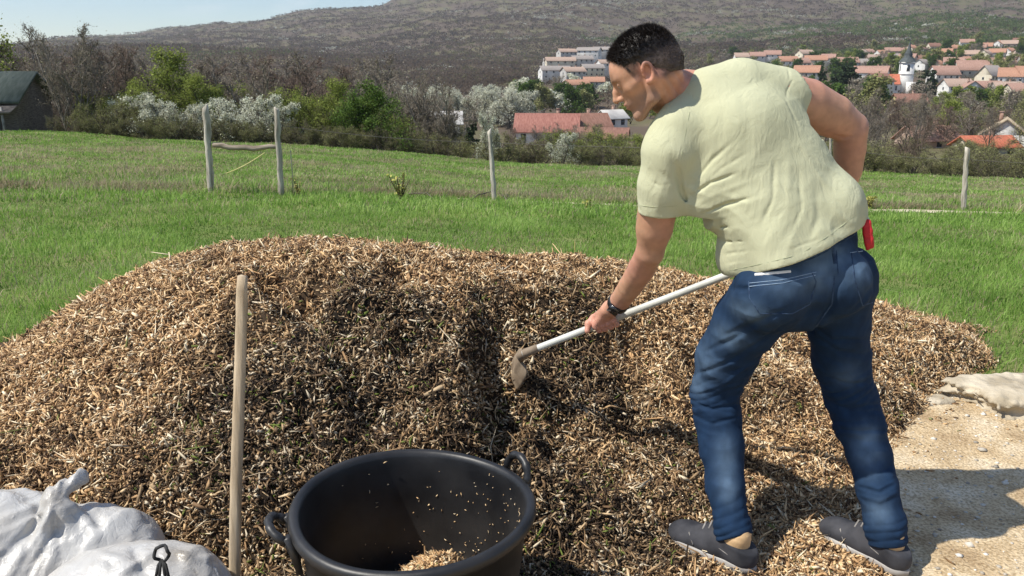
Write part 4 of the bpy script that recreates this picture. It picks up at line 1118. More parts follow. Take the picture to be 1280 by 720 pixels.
def build_village():
    rn = random.Random(5)
    W = MAT['walls']; RF = MAT['roofs']
    G = 'village houses'
    # nearest houses, down in the valley right of the man
    house(1252, 192, 140, 8.5, 7, 2.6, 2.7, 60, W[0], MAT['tan_roof'], lab='white gabled house with one dark gable window and tan roof', win=2)
    house(1228, 201, 130, 8, 5, 2.0, 1.4, 8, W[1], RF[0], lab='low building with bright orange-red tiled roof below the white gable', win=3)
    house(1158, 191, 150, 9.5, 6, 2.0, 2.2, 12, W[2], RF[3], lab='house with faded pink-brown tiled roof left of the orange one', win=3)
    # yellow house below the church
    house(1134, 140, 265, 9.5, 6, 3.4, 2.4, 3, W[3], RF[4], lab='yellow-walled house with a long dark brown roof below the church', win=5)
    # long red-roofed farm building left of the man
    house(684, 181, 165, 12, 8, 3.2, 3.0, -6, W[0], RF[6], name='farm_building', lab='left half of the long farm building, faded orange-red roof', win=4)
    house(728, 181, 168, 10, 8, 3.0, 3.4, 20, W[1], RF[4], name='farm_building', lab='dark-red roofed farm building with a small dormer, joined to the orange one', win=3)
    house(752, 183, 150, 9, 6, 2.0, 1.5, -12, W[4], RF[4], name='farm_building', lab='low farm shed with a dark brown roof nearest the chin of the man', win=3, chim=False)
    house(764, 160, 190, 5.5, 5, 2.6, 1.6, 30, W[0], W[4], lab='small whitish house just left of the man\'s chin', win=2)
    house(545, 170, 120, 7, 5, 2.2, 1.4, 5, W[1], W[4], name='small_shed', lab='small pale shed between the spruces and the meadow', win=2, chim=False)
    # white houses on the slope left of the man's head
    k = 0
    for (px, py, Y, w, rc, fl) in [(700, 86, 640, 22, 2, 2), (727, 84, 650, 16, 5, 2), (693, 99, 560, 20, 5, 2), (716, 101, 540, 14, 2, 2), (740, 96, 590, 15, 5, 2), (708, 74, 720, 15, 2, 2), (736, 72, 730, 20, 5, 2), (742, 108, 500, 12, 1, 1), (720, 112, 480, 13, 1, 1), (686, 82, 690, 9, 5, 1), (758, 84, 640, 14, 2, 1), (752, 66, 800, 16, 5, 1)]:
        house(px, py, Y, w, 10, 3.1*fl, 2.6, rn.uniform(-25, 25), W[(1, 4, 0, 4)[k % 4]], RF[rc], phrase='pale hillside house left of the man\'s head', group='hillside houses left of the head', win=4, floors=fl); k += 1
    # houses left of the church, seen over the man's shoulder
    for (px, py, Y, w, rc) in [(926, 76, 700, 11, 2), (946, 75, 700, 12, 3), (984, 82, 600, 13, 1), (1001, 84, 600, 10, 3), (1019, 80, 650, 16, 1), (1035, 78, 660, 10, 3), (1008, 98, 430, 12, 1), (1058, 84, 560, 13, 3), (1088, 98, 450, 17, 3), (1078, 86, 560, 12, 5), (1096, 110, 380, 12, 4), (1006, 72, 720, 14, 2), (965, 73, 700, 13, 3)]:
        house(px, py, Y, w, 9, 3.4, 3.2, rn.uniform(-35, 35), W[rn.choice([0, 1, 4])], RF[rc], phrase='tiled village house between the man\'s shoulder and the church', group=G, win=3)
    # dense rows above and right of the church
    for r, (py, Y, x0, x1, st) in enumerate([(71, 820, 1075, 1290, 13), (78, 720, 1083, 1290, 16), (87, 620, 1152, 1300, 18)]):
        px = x0
        while px < x1:
            house(px+rn.uniform(-3, 3), py+rn.uniform(-1.5, 1.5), Y+rn.uniform(-20, 20), rn.uniform(10, 14), 9, rn.uniform(3, 5), 3.2, rn.uniform(-50, 50), W[rn.choice([0, 0, 1, 2, 4])], RF[rn.choice([3, 3, 2, 1, 5, 4])],
                  phrase=['tiled house in the highest village row above the church', 'tiled house in the second village row above the church', 'tiled house in the row right behind the church'][r], group=G, win=3)
            px += st
    for (px, py, Y, w, h, rh, rot, wc, rc) in [(1178, 101, 480, 15, 4, 4.5, 10, 0, 3), (1196, 99, 500, 12, 4, 4, 60, 4, 2), (1212, 100, 490, 17, 5, 5, -8, 4, 3), (1236, 103, 450, 14, 4, 5, 35, 1, 5), (1262, 106, 420, 11, 4.5, 4, -30, 0, 1), (1282, 104, 420, 13, 4.5, 4, 5, 0, 1), (1194, 115, 380, 12, 3, 3.0, 4, 0, 2), (1213, 118, 360, 7, 2.6, 3.2, 78, 0, 3), (1232, 117, 370, 12, 3, 2.6, 6, 4, 3), (1256, 119, 360, 11, 3, 2.8, -4, 4, 2), (1276, 122, 350, 13, 3, 3, 4, 1, 3)]:
        house(px, py, Y, w, 9, h, rh, rot, W[wc], RF[rc], phrase='larger tiled house right of the church', group='larger houses right of the church', win=4)
    # church
    x, _, z = P(1130, 113, 440); zt = z
    c = empty('church', (x, 440, z), 'white church with a square tower, dark spire and orange-red nave roof', 'church'); c.rotation_euler[2] = R(-12)
    m = MB(); m.box((0, 0, 5.5), (6.2, 6.2, 17)); m.box((0, 0, 14.2), (6.9, 6.9, .5)); m.box((0, 0, 8.4), (6.6, 6.6, .35)); m.build('tower', W[0], c)
    m = MB(); m.lathe([(0, 26.5), (.25, 24.5), (1.1, 20.5), (2.2, 18.2), (1.9, 17.6), (3.3, 16.0), (4.3, 14.5)][::-1], n=8); m.build('spire', MAT['slate'], c)
    for sx, sy in ((0, -1), (0, 1), (1, 0), (-1, 0)):
        m = MB(); m.box((sx*3.12, sy*3.12, 11.2), (1.5 if sy else .12, 1.5 if sx else .12, 2.6)); m.tube([(sx*3.05, sy*3.05, 12.5), (sx*3.18, sy*3.18, 12.5)], .75, 12)
        m.build('belfry_window', MAT['window'], c)
    m = MB(); m.tube([(0, 0, 26), (0, 0, 28.4)], .10, 6); m.box((0, 0, 27.6), (1.1, .14, .14)); m.build('cross', MAT['slate'], c)
    hw = 4.6
    for (x0, x1, sgn) in ((-15.5, -3.2, 1),):
        m = MB(); V = [[x0, -hw, -3], [x1, -hw, -3], [x1, hw, -3], [x0, hw, -3], [x0, -hw, 3.6], [x1, -hw, 3.6], [x1, hw, 3.6], [x0, hw, 3.6], [x0, 0, 8], [x1, 0, 8]]
        m.add(V, [[0, 1, 5, 4], [2, 3, 7, 6], [1, 2, 6, 5], [3, 0, 4, 7]], [[4, 8, 7], [5, 6, 9]]); m.build('nave_wall', W[0], c)
        m = MB(); A = [[x0-.4, -hw-.5, 3.3], [x1, -hw-.5, 3.3], [x1, 0, 8.4], [x0-.4, 0, 8.4], [x1, hw+.5, 3.3], [x0-.4, hw+.5, 3.3]]
        m.add(A, [[0, 1, 2, 3], [4, 5, 3, 2]]); m.add([[a[0], a[1], a[2]-.2] for a in A], [[1, 0, 3, 2], [5, 4, 2, 3]]); m.build('nave_roof', RF[0], c)
        for i in range(4):
            m = MB(); m.box((x0+2+i*2.8, -hw, 1.2), (.9, .1, 2.2)); m.build('nave_window', MAT['window'], c)
    m = MB(); m.box((3.5, -3.4, .8), (7, 5, 7)); m.build('porch', W[0], c)
    # wooden cabin at the far left
    Y = 37.5; g = ground_hit(20, 167)
    x = P(-48, 160, Y)[0]; z = float(terrain(np.array([x]), np.array([Y]))[0])
    e = empty('wooden_cabin', (x, Y, z), 'dark wooden cabin with a green roof at the left meadow edge', 'cabin'); e.rotation_euler[2] = R(8)
    w, d, h, rh = 6.5, 4.0, 1.75, 1.05
    m = MB(); V = [[-w/2, -d/2, -.5], [w/2, -d/2, -.5], [w/2, d/2, -.5], [-w/2, d/2, -.5], [-w/2, -d/2, h], [w/2, -d/2, h], [w/2, d/2, h], [-w/2, d/2, h], [-w/2, 0, h+rh], [w/2, 0, h+rh]]
    m.add(V, [[0, 1, 5, 4], [2, 3, 7, 6], [1, 2, 6, 5], [3, 0, 4, 7]], [[4, 8, 7], [5, 6, 9]]); m.build('wall', MAT['dark_boards'], e)
    m = MB(); o = .35; s = rh/(d/2)
    A = [[-w/2-o, -d/2-o, h-s*o+.06], [w/2+o, -d/2-o, h-s*o+.06], [w/2+o, 0, h+rh+.06], [-w/2-o, 0, h+rh+.06], [w/2+o, d/2+o, h-s*o+.06], [-w/2-o, d/2+o, h-s*o+.06]]
    m.add(A+[[a[0], a[1], a[2]-.12] for a in A], [[0, 1, 2, 3], [4, 5, 3, 2], [7, 6, 9, 8], [11, 10, 8, 9], [0, 6, 7, 1], [1, 7, 8, 2], [2, 8, 10, 4], [3, 9, 6, 0], [5, 11, 9, 3]])
    m.build('roof', MAT['green_roof'], e)
    for xx in (-2.2, -.6, 1.0, 2.3):
        m = MB(); m.box((xx, -d/2-.04, .75), (.5, .06, .8)); f = m.build('window', MAT['window'], e)
        m = MB()
        for bx, bz, sx, sz in ((0, .43, .62, .06), (0, -.43, .62, .06), (-.28, 0, .06, .8), (.28, 0, .06, .8), (0, 0, .03, .8)): m.box((xx+bx, -d/2-.09, .75+bz), (sx, .04, sz))
        m.build('frame', MAT['grey_trim'], f)
    for xx in (-3.1, -1.4, .3, 1.8, 3.1):
        m = MB(); m.box((xx, -d/2-.9, .55), (.09, .09, 1.7)); m.build('porch_post', MAT['grey_trim'], e)
    m = MB(); m.add([[-3.5, -3.1, 1.2], [3.5, -3.1, 1.2], [3.5, -1.9, 1.55], [-3.5, -1.9, 1.55], [-3.5, -3.1, 1.14], [3.5, -3.1, 1.14], [3.5, -1.9, 1.49], [-3.5, -1.9, 1.49]], [[0, 1, 2, 3], [5, 4, 7, 6], [0, 4, 5, 1], [1, 5, 6, 2], [3, 7, 4, 0]]); m.build('porch_roof', MAT['dark_boards'], e)
    m = MB(); m.box((0, -d/2-.95, .35), (6.4, .05, .07)); m.box((0, -d/2-.95, .05), (6.4, .05, .07)); m.build('porch_rail', MAT['grey_trim'], e)
    # parked car glimpsed at the meadow edge by the shrubs
    label_sorted(HOUSES)

# ================================================================== NEAR OBJECTS
def build_tub():
    rc = P(515, 634, 1.75); cx, cy, zr = rc[0], rc[1], .425
    q = ray(517, 631); t = (zr-CAM_H)/q[2]; cx, cy = q[0]*t, q[1]*t
    e = empty('rubber_tub', (cx, cy, 0.0), 'large round black rubber tub with two rope-like side handles beside the pile', 'tub')
    Rr = .288
    body = MB()
    prof = [(0, .02), (.21, .02), (.232, .035), (.25, .12), (.272, .30), (.283, .398), (.300, .402), (.306, .412), (.306, .424), (.300, .432), (.290, .434), (.281, .430), (.277, .418), (.275, .395), (.264, .30), (.243, .12), (.226, .05), (.20, .038), (0, .036)]
    f = Rr/.300
    body.lathe([(r*f, z) for r, z in prof], n=120)
    V = body.v[0]; th = np.arctan2(V[:, 1], V[:, 0]); rr = np.hypot(V[:, 0], V[:, 1])
    k = 1+.012*np.cos(2*th+.6)*(V[:, 2] > .2)+.003*np.sin(5*th); V[:, 0] *= k; V[:, 1] *= k
    V[:, 2] += .006*np.cos(2*th+1.0)*(V[:, 2] > .3)
    o = body.build('body', MAT['black_rubber'], e, smooth=True)
    def handle(ang, droop):
        a = R(ang); er = np.array([math.cos(a), math.sin(a), 0]); et = np.array([-math.sin(a), math.cos(a), 0])
        m = MB(); pts = []; n = 22
        for i in range(n):
            s = i/(n-1)*math.pi; u = math.cos(s)*.046; 
            out = .006+math.sin(s)**.7*.036
            up = math.sin(s)**.7*droop
            pts.append(er*(Rr+.006+out*(1 if droop < .05 else .35))+et*u*1.05+np.array([0, 0, .405+up]))
        m.tube(pts, [.0085+.003*abs(math.sin(i*.7)) for i in range(n)], 10)
        for sg in (-1, 1):
            m.tube([er*(Rr*.955)+et*.048*sg+np.array([0, 0, .32]), er*(Rr*.985)+et*.048*sg+np.array([0, 0, .37]), er*(Rr+.010)+et*.048*sg+np.array([0, 0, .418])], [.008, .011, .012], 8)
        h = m.build('handle', MAT['black_rubber'], e, smooth=True)
    handle(196, .030); handle(33, .062)
    # chips inside
    rg = np.random.default_rng(50); n = 3800
    x = rg.normal(0, .085, n); y = rg.normal(0, .075, n); hx, hy = .045, .10
    r0 = np.hypot(x+hx, y+hy); 
    x = x+hx; y = y+hy
    rad = np.hypot(x, y); k = rad < .235; x, y = x[k], y[k]
    hh = .06+.15*np.exp(-((x-hx)**2/(2*.10**2)+(y-hy)**2/(2*.09**2)))
    C = np.stack([x, y, hh], 1); Nn = np.tile([0, 0, 1.], (len(x), 1))
    V, F, ix = slivers(C, Nn, np.exp(rg.normal(math.log(.020), .35, len(x))), np.exp(rg.normal(math.log(.0055), .3, len(x))), 51, tilt=.45)
    w = np.clip(rg.normal(.15, .15, len(x)), 0, 1)
    Vs = [V]; Fs = [F]; rr = [rg.random(len(x))[ix]]; ww = [w[ix]]; off = len(V)
    # solid heart of the heap
    gx = np.linspace(-.24, .24, 34); X, Y = np.meshgrid(gx, gx, indexing='ij')
    Z = .055+.15*np.exp(-((X-hx)**2/(2*.10**2)+(Y-hy)**2/(2*.09**2)))-.004; nn = 34
    Vc = np.stack([X, Y, Z], -1).reshape(-1, 3); i, j = np.meshgrid(np.arange(nn-1), np.arange(nn-1), indexing='ij')
    Fc = np.stack([i*nn+j, (i+1)*nn+j, (i+1)*nn+j+1, i*nn+j+1], -1).reshape(-1, 4); Fc = Fc[(np.hypot(Vc[Fc, 0], Vc[Fc, 1]) < .228).all(1)]
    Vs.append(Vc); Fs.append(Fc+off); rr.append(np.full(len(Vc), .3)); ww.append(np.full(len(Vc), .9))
    o = mesh_np('chips_in_tub', np.concatenate(Vs), np.concatenate(Fs), MAT['chip'], attrs={'rnd': np.concatenate(rr), 'wet': np.concatenate(ww)})
    o.location = (cx, cy, 0); tag(o, 'small heap of fresh wood chips lying inside the black tub', 'wood chips', kind='stuff')
    # crumbs sticking to the wall
    n = 430; th = rg.uniform(R(-55), R(150), n); z = .42-(rg.random(n)**.8)*.34
    k = rg.random(n) < np.interp(np.degrees(th), [-55, 0, 40, 90, 150], [.5, 1, 1, .45, .2]); th, z = th[k], z[k]
    rin = np.interp(z, [.05, .12, .30, .395], [.226, .243, .264, .275])*f
    C = np.stack([rin*np.cos(th), rin*np.sin(th), z], 1); Nn = -np.stack([np.cos(th), np.sin(th), np.zeros_like(th)], 1)
    C = C+Nn*.004
    V, F, ix = slivers(C, Nn, np.exp(rg.normal(math.log(.0052), .5, len(z))), np.exp(rg.normal(math.log(.0022), .3, len(z))), 52, tilt=.15)
    o = mesh_np('crumbs', V, F, MAT['chip'], e, attrs={'rnd': (.5+.45*rg.random(len(z)))[ix], 'wet': np.full(len(V), .0)})
    o['kind'] = 'stuff'

def build_stake():
    t = P(301.5, 345, 2.02); b = P(294, 735, 1.93); b = t+(b-t)*(t[2]+.03)/(t[2]-b[2])
    m = MB(); n = 26; w = .0150; d = .0125; V = []
    ax = (t-b)/np.linalg.norm(t-b); l = np.cross(ax, [0, 1, 0]); l /= np.linalg.norm(l); q = np.cross(l, ax)
    K = 16
    for i in range(n):
        s = i/(n-1)
        for k in range(K):
            th = 2*math.pi*k/K; c, si = math.cos(th), math.sin(th)
            rr = 1/((abs(c)**4+abs(si)**4)**.25)
            f = .92+.10*(1-s)-(.12 if i == n-1 else 0)
            V.append(b+(t-b)*s+(l*c*w+q*si*d)*rr*f+l*.003*math.sin(s*5)+l*.0008*math.sin(s*60+k))
    V = V+[b, t+ax*.004]
    m.add(V, [[i*K+k, i*K+(k+1) % K, (i+1)*K+(k+1) % K, (i+1)*K+k] for i in range(n-1) for k in range(K)], [[n*K, (k+1) % K, k] for k in range(K)]+[[n*K+1, (n-1)*K+k, (n-1)*K+(k+1) % K] for k in range(K)])
    o = m.build('wooden_stake', mat_noise('pale_wood', (.36, .27, .17), (.60, .48, .33), 10, rough=.75, bump=.4, bscale=30, bdist=.003, stretch=(6, 6, .35), lo=.3, hi=.7), smooth=True)
    tag(o, 'pale wooden stake standing upright in front of the chip pile', 'stake')

def build_bags():
    plastic, nt, bs = new_mat('white_woven_plastic')
    tc = nt.nodes.new('ShaderNodeTexCoord'); n = nt.nodes.new('ShaderNodeTexNoise'); n.inputs['Scale'].default_value = 7; n.inputs['Detail'].default_value = 6
    nt.links.new(tc.outputs['Object'], n.inputs[0])
    nt.links.new(ramp_node(nt, [(.30, (.24, .21, .17)), (.40, (.42, .40, .37)), (.6, (.48, .47, .45))], n.outputs[0]), bs.inputs['Base Color'])
    bs.inputs['Roughness'].default_value = .34; bs.inputs['Specular IOR Level'].default_value = .45
    bs.inputs['Subsurface Weight'].default_value = .12; bs.inputs['Subsurface Radius'].default_value = (.03, .03, .03)
    va = nt.nodes.new('ShaderNodeVectorMath'); va.operation = 'MULTIPLY_ADD'; nt.links.new(n.outputs[1], va.inputs[0]); va.inputs[1].default_value = (.22, .22, .22); nt.links.new(tc.outputs['Object'], va.inputs[2])
    v = nt.nodes.new('ShaderNodeTexNoise'); v.inputs['Scale'].default_value = 12; v.inputs['Detail'].default_value = 5; v.inputs['Distortion'].default_value = 1.6
    nt.links.new(va.outputs[0], v.inputs[0]); bp = nt.nodes.new('ShaderNodeBump'); bp.inputs['Strength'].default_value = .4; bp.inputs['Distance'].default_value = .018
    nt.links.new(v.outputs[0], bp.inputs['Height']); nt.links.new(bp.outputs[0], bs.inputs['Normal'])
    def bag(cp, prims, ridges, seed, lab, name='plastic_sack', K=None, nf=11):
        allp = np.array([p[0] for p in prims]); m = .42
        F = Field(allp.min(0)-np.array([m, m, .3]), allp.max(0)+np.array([m, m, .3]), .0065)
        for p in prims:
            if p[1] == 'e': F.ell(p[0], p[2], k=.05)
            else: F.cap(p[0], p[2], p[3], p[4], k=.03)
        x, y, z = F.grid((slice(None),)*3)
        X, Y, Z = np.broadcast_arrays(x, y, z); band = np.abs(F.d) < .06
        xs, ys, zs = X[band], Y[band], Z[band]
        w = .3*vnoise(xs*3, ys*3, zs*3, seed=seed+5)
        r1 = 1-2*np.abs(vnoise(xs*6+w*2, ys*6+w, zs*6, seed=seed)); r2 = 1-2*np.abs(vnoise(xs*13+w*4, ys*13, zs*13+w*3, seed=seed+1)); r3 = 1-2*np.abs(vnoise(xs*26+w*5, ys*26, zs*26, seed=seed+2))
        r4 = vnoise(xs*9+w*6, ys*9, zs*9, seed=seed+9); r2 = np.abs(r2)**.6*np.sign(r2); F.d[band] -= (.007*r1+.006*r2*(.3+.8*np.clip(r4+.3, 0, 1))+.0022*r3).astype(np.float32)
        if K is not None:
            dx, dy, dz = xs-K[0], ys-K[1], zs-K[2]; r = np.sqrt(dx**2+dy**2+dz**2)+1e-6
            th = np.arctan2(dz*.8-dy*.6, dx)+.5*vnoise(xs*5, ys*5, zs*5, seed=seed+20)+.9*r
            f = np.abs(np.sin(th*nf/2+1.1*np.sin(th*2)))**1.5; g = np.abs(np.sin(th*(nf-1)+2))**2
            F.d[band] += ((.013*(1-f)+.006*(1-g))*np.clip(r/.09, 0, 1)*np.exp(-(r/.26)**2)).astype(np.float32)
        for pts, ww, A in ridges: F.crease(pts, ww, A)
        F.plane((0, 0, .004), (0, 0, -1))
        V, Q = F.surface()
        o = mesh_np(name, V, Q, plastic, smooth=True); tag(o, lab, 'sack'); return o, F
    c = P(60, 655, 2.12)
    knot = P(66, 620, 1.99); ear = P(103, 594, 2.05)
    prims = [(np.array([-1.85, 2.02, .12]), 'c', np.array([-1.42, 1.99, .135]), .15, .155), (np.array([-1.42, 1.99, .135]), 'c', np.array([-1.12, 2.00, .12]), .15, .115), (np.array([-1.45, 1.93, .10]), 'e', (.30, .17, .12)), (np.array([-1.10, 1.97, .09]), 'e', (.10, .13, .09)),
             (P(70, 640, 1.97), 'c', knot, .05, .028), (knot, 'c', P(88, 606, 2.02), .022, .013), (P(88, 606, 2.02), 'c', ear, .013, .018), (P(92, 606, 2.04), 'c', P(105, 600, 2.06), .012, .010)]
    ridges = [([(66, 622), (60, 650), (52, 690)], .012, -.016), ([(68, 625), (90, 660), (100, 690)], .012, -.016), ([(62, 622), (30, 640), (2, 650)], .014, -.014), ([(72, 620), (100, 640), (118, 665), (120, 680)], .014, -.02),
              ([(72, 630), (84, 652), (96, 670)], .012, .02), ([(75, 615), (110, 612), (150, 618)], .010, -.008), ([(58, 630), (40, 665), (30, 695)], .010, .016), ([(64, 632), (74, 668), (76, 700)], .009, .014),
              ([(100, 632), (120, 648), (126, 668)], .012, .014)]
    bag(c, prims, ridges, 3, 'white plastic sack with a twisted knotted ear, leaning on the pile', K=P(66, 622, 1.94))
    prims = [(np.array([-1.10, 1.80, .105]), 'c', np.array([-.86, 1.82, .12]), .115, .115), (np.array([-.98, 1.79, .11]), 'e', (.21, .15, .13)), (np.array([-.82, 1.80, .08]), 'e', (.075, .10, .09))]
    ridges = [([(120, 690), (150, 700), (165, 715)], .010, -.012), ([(195, 685), (180, 700), (150, 716)], .012, -.014), ([(215, 690), (245, 700), (270, 696)], .010, -.012), ([(165, 684), (175, 700), (182, 718)], .010, .014)]
    bag(c, prims, ridges, 13, 'smaller white plastic sack closed with a dark cord, beside the stake', K=P(202, 700, 1.66), nf=13)
    # dark tie cord: a loop standing on the second sack
    m = MB(); pts = []
    for i in range(26):
        th = R(180)+i/25*R(352); a = P(202+math.sin(th)*9, 692-math.cos(th)*9.5, 1.69); pts.append(a+np.array([0, .004*math.sin(i), 0]))
    m.tube(pts, .0042, 6)
    for dx in (-14, -5, 8, 17):
        m.tube([P(202, 700, 1.69), P(202+dx*.3, 706, 1.68), P(202+dx*.6, 722+abs(dx)*.3, 1.665)], .0038, 5)
    o = m.build('tie_cord', MAT['dark_cord'], smooth=True); tag(o, 'dark looped cord tying the mouth of the smaller sack', 'cord')

def build_rocks():
    st = mat_noise('limestone', (.34, .285, .20), (.54, .47, .355), 9, 8, rough=.9, bump=.7, bscale=26, bdist=.02)
    def rock(c, r, seed, lab, rot=0.0, pl=None):
        F = Field(np.array(c)-max(r)-.12, np.array(c)+max(r)+.12, .010)
        M = np.array([[math.cos(rot), math.sin(rot), 0], [-math.sin(rot), math.cos(rot), 0], [0, 0, 1]])
        sl = (slice(None),)*3; x, y, z = F.grid(sl)
        qx = (x-c[0])*M[0][0]+(y-c[1])*M[0][1]; qy = (x-c[0])*M[1][0]+(y-c[1])*M[1][1]; qz = z-c[2]
        q = (np.abs(qx/r[0])**5+np.abs(qy/r[1])**5+np.abs(qz/r[2])**6)**(1/5.2)
        F.d = ((q-1)*min(r)).astype(np.float32)
        X, Y, Z = np.broadcast_arrays(x, y, z)
        F.d += min(1, min(r)/.08)*(.016*vnoise(X*5, Y*5, Z*4, seed=seed)+.010*np.abs(vnoise(X*9, Y*9, Z*26, seed=seed+1))+.005*(1-2*np.abs(vnoise(X*30, Y*30, Z*60, seed=seed+2)))).astype(np.float32)
        V, Q = F.surface(); o = mesh_np('flat_stone' if r[0] > .2 else 'small_stone', V, Q, st, smooth=True); tag(o, lab, 'stone')
    rock((2.44, 3.30, .050), (.50, .16, .066), 3, 'long flat pale limestone slab at the edge of the grass', .12)
    rock((1.86, 3.28, .012), (.09, .055, .035), 7, 'small grey-white stone next to the left end of the slab', .3)
    rock((3.05, 3.42, .04), (.15, .13, .06), 9, 'pale stone beyond the right end of the slab', .3)
# ================================================================== THE MAN
def unit(v): v = np.asarray(v, float); return v/np.linalg.norm(v)
H_L = 0.0034
# shovel axis, from the hidden right hand to the socket
SH_A = P(1046, 291, 2.44); SH_B = P(657, 441, 2.66)
SH_D = unit(SH_B-SH_A)
def on_shaft(px):
    lo, hi = 0.0, 1.0
    a, b = SH_A, SH_B
    for _ in range(40):
        m = (lo+hi)/2; p = a+(b-a)*m; d = p-np.array([0, 0, CAM_H])
        f = d[1]*CP-d[2]*SP; x = 640+FPX*d[0]/f
        if x > px: lo = m
        else: hi = m
    return a+(b-a)*(lo+hi)/2

# head frame
HC = P(805, 87, 2.24)
hf = unit([-.84, .20, -.50]); hu = unit(np.array([0, 0, 1.])-hf*(-.50)/1.0*0); hu = unit(np.array([-.05, -.02, 1.])-hf*np.dot([-.05, -.02, 1.], hf)); hs = np.cross(hf, hu)   # hs = his right (away)
HM = np.array([hf, hs, hu])
HS = .865
def hd(f, s, u): return HC+(hf*f+hs*s+hu*u)*HS

# joints:  (point, radius) from photo column/row, distance and half width in photo pixels
def J(px, py, Y, hw): return Pr(px, py, Y, hw)
ARM_L = [J(836, 182, 2.22, 30), J(826, 245, 2.24, 22.5), J(819, 285, 2.27, 20), J(812, 316, 2.30, 17), J(802, 336, 2.36, 16.5), J(788, 358, 2.43, 14.5), J(773, 379, 2.50, 12.4)]
ARM_R = [J(968, 122, 2.31, 33), J(1008, 128, 2.34, 28), J(1040, 144, 2.37, 25), J(1063, 160, 2.39, 20), J(1062, 185, 2.41, 18.5), J(1059, 215, 2.43, 15.5), J(1054, 250, 2.45, 12), J(1052, 272, 2.45, 12)]
LEG_L = [J(962, 362, 2.14, 44), J(934, 402, 2.22, 40), J(907, 447, 2.28, 35), J(894, 490, 2.31, 29.5), J(896, 515, 2.29, 28.5), J(902, 560, 2.24, 26.5), J(907, 612, 2.16, 22.5), J(915, 660, 2.10, 22), J(921, 679, 2.075, 21)]
LEG_R = [J(1050, 355, 2.22, 42), J(1048, 405, 2.26, 36), J(1052, 450, 2.29, 33.5), J(1064, 500, 2.29, 30), J(1074, 530, 2.26, 28.5), J(1085, 562, 2.22, 25.5), J(1097, 612, 2.15, 23.5), J(1107, 658, 2.10, 23.5), J(1111, 688, 2.075, 21.5)]
SPINE = [P(1008, 360, 2.18), P(1000, 318, 2.18), P(975, 262, 2.20), P(945, 205, 2.24), P(915, 155, 2.28), P(895, 122, 2.30)]
LAT = [unit([.93, .36, .02]), unit([.94, .30, .05]), unit([.96, .2, .12]), unit([.95, .15, .25]), unit([.92, .15, .38]), unit([.90, .15, .42])]

def hand_left(F):
    """five fingers closed round the shaft; the back of the hand faces the camera"""
    c = on_shaft(757); ax = -SH_D                      # ax points up the shaft (to the right in the photo)
    wr, _ = ARM_L[-1]
    toC = unit(np.array([0, 0, CAM_H])-c); toC = unit(toC-ax*(toC@ax)); up = np.cross(ax, toC)
    if up[2] < 0: up = -up
    r = .0130
    # palm / back of the hand: from the wrist to the knuckles above and in front of the shaft
    kn = [c+ax*(.030-.021*i)+toC*(.020)+up*(.012-.004*i) for i in range(4)]
    F.chain([(wr, .0245), (wr*.45+(c+up*.030+toC*.012+ax*.012)*.55, .025), (c+up*.018+toC*.012, .021)], k=.02)
    for i, kq in enumerate(kn):
        F.cap(wr*.5+(c+up*.03+toC*.008)*.5+ax*(.016-.011*i), kq, .016, .0125, k=.010)
    for i in range(4):
        o = ax*(.031-.0205*i); rad = [.0098, .0102, .0098, .0086][i]; R0 = r+rad*.95
        pts = []
        for a in (62, 25, -15, -60, -105, -150):
            th = R(a); pts.append(c+o+toC*math.cos(th)*R0+up*math.sin(th)*R0)
        F.chain([(pts[0], rad*1.22), (pts[1], rad*1.12), (pts[2], rad*1.12), (pts[3], rad), (pts[4], rad*.95), (pts[5], rad*.88)], k=.0045)
    # thumb leaves the side of the palm and lies across the fingertips, pointing down the shaft
    F.chain([(wr*.55+c*.45+up*.012-ax*.020, .0165), (c+up*.026-ax*.034-toC*.006, .0135), (c+up*.016-ax*.056+toC*.010, .0108), (c-up*.006-ax*.066+toC*.021, .0092)], k=.008)
def hand_right(F):
    c = on_shaft(1034); ax = -SH_D; wr, _ = ARM_R[-1]
    up = unit(wr-c); up = unit(up-ax*(up@ax)); sd = np.cross(ax, up)
    F.chain([(wr, .024), (c+up*.035, .026), (c+up*.022, .020)], k=.02)
    for i in range(4):
        o = ax*(.031-.0205*i); rad = [.0098, .0102, .0098, .0086][i]; R0 = .0130+rad*.95
        F.chain([(c+o+sd*math.cos(R(a))*R0+up*math.sin(R(a))*R0, rad*1.05) for a in (75, 30, -15, -60, -105, -150)], k=.0045)
    F.chain([(c+up*.03-ax*.035-sd*.01, .014), (c+up*.008-ax*.05-sd*.024, .011), (c-up*.012-ax*.05-sd*.02, .0095)], k=.008)

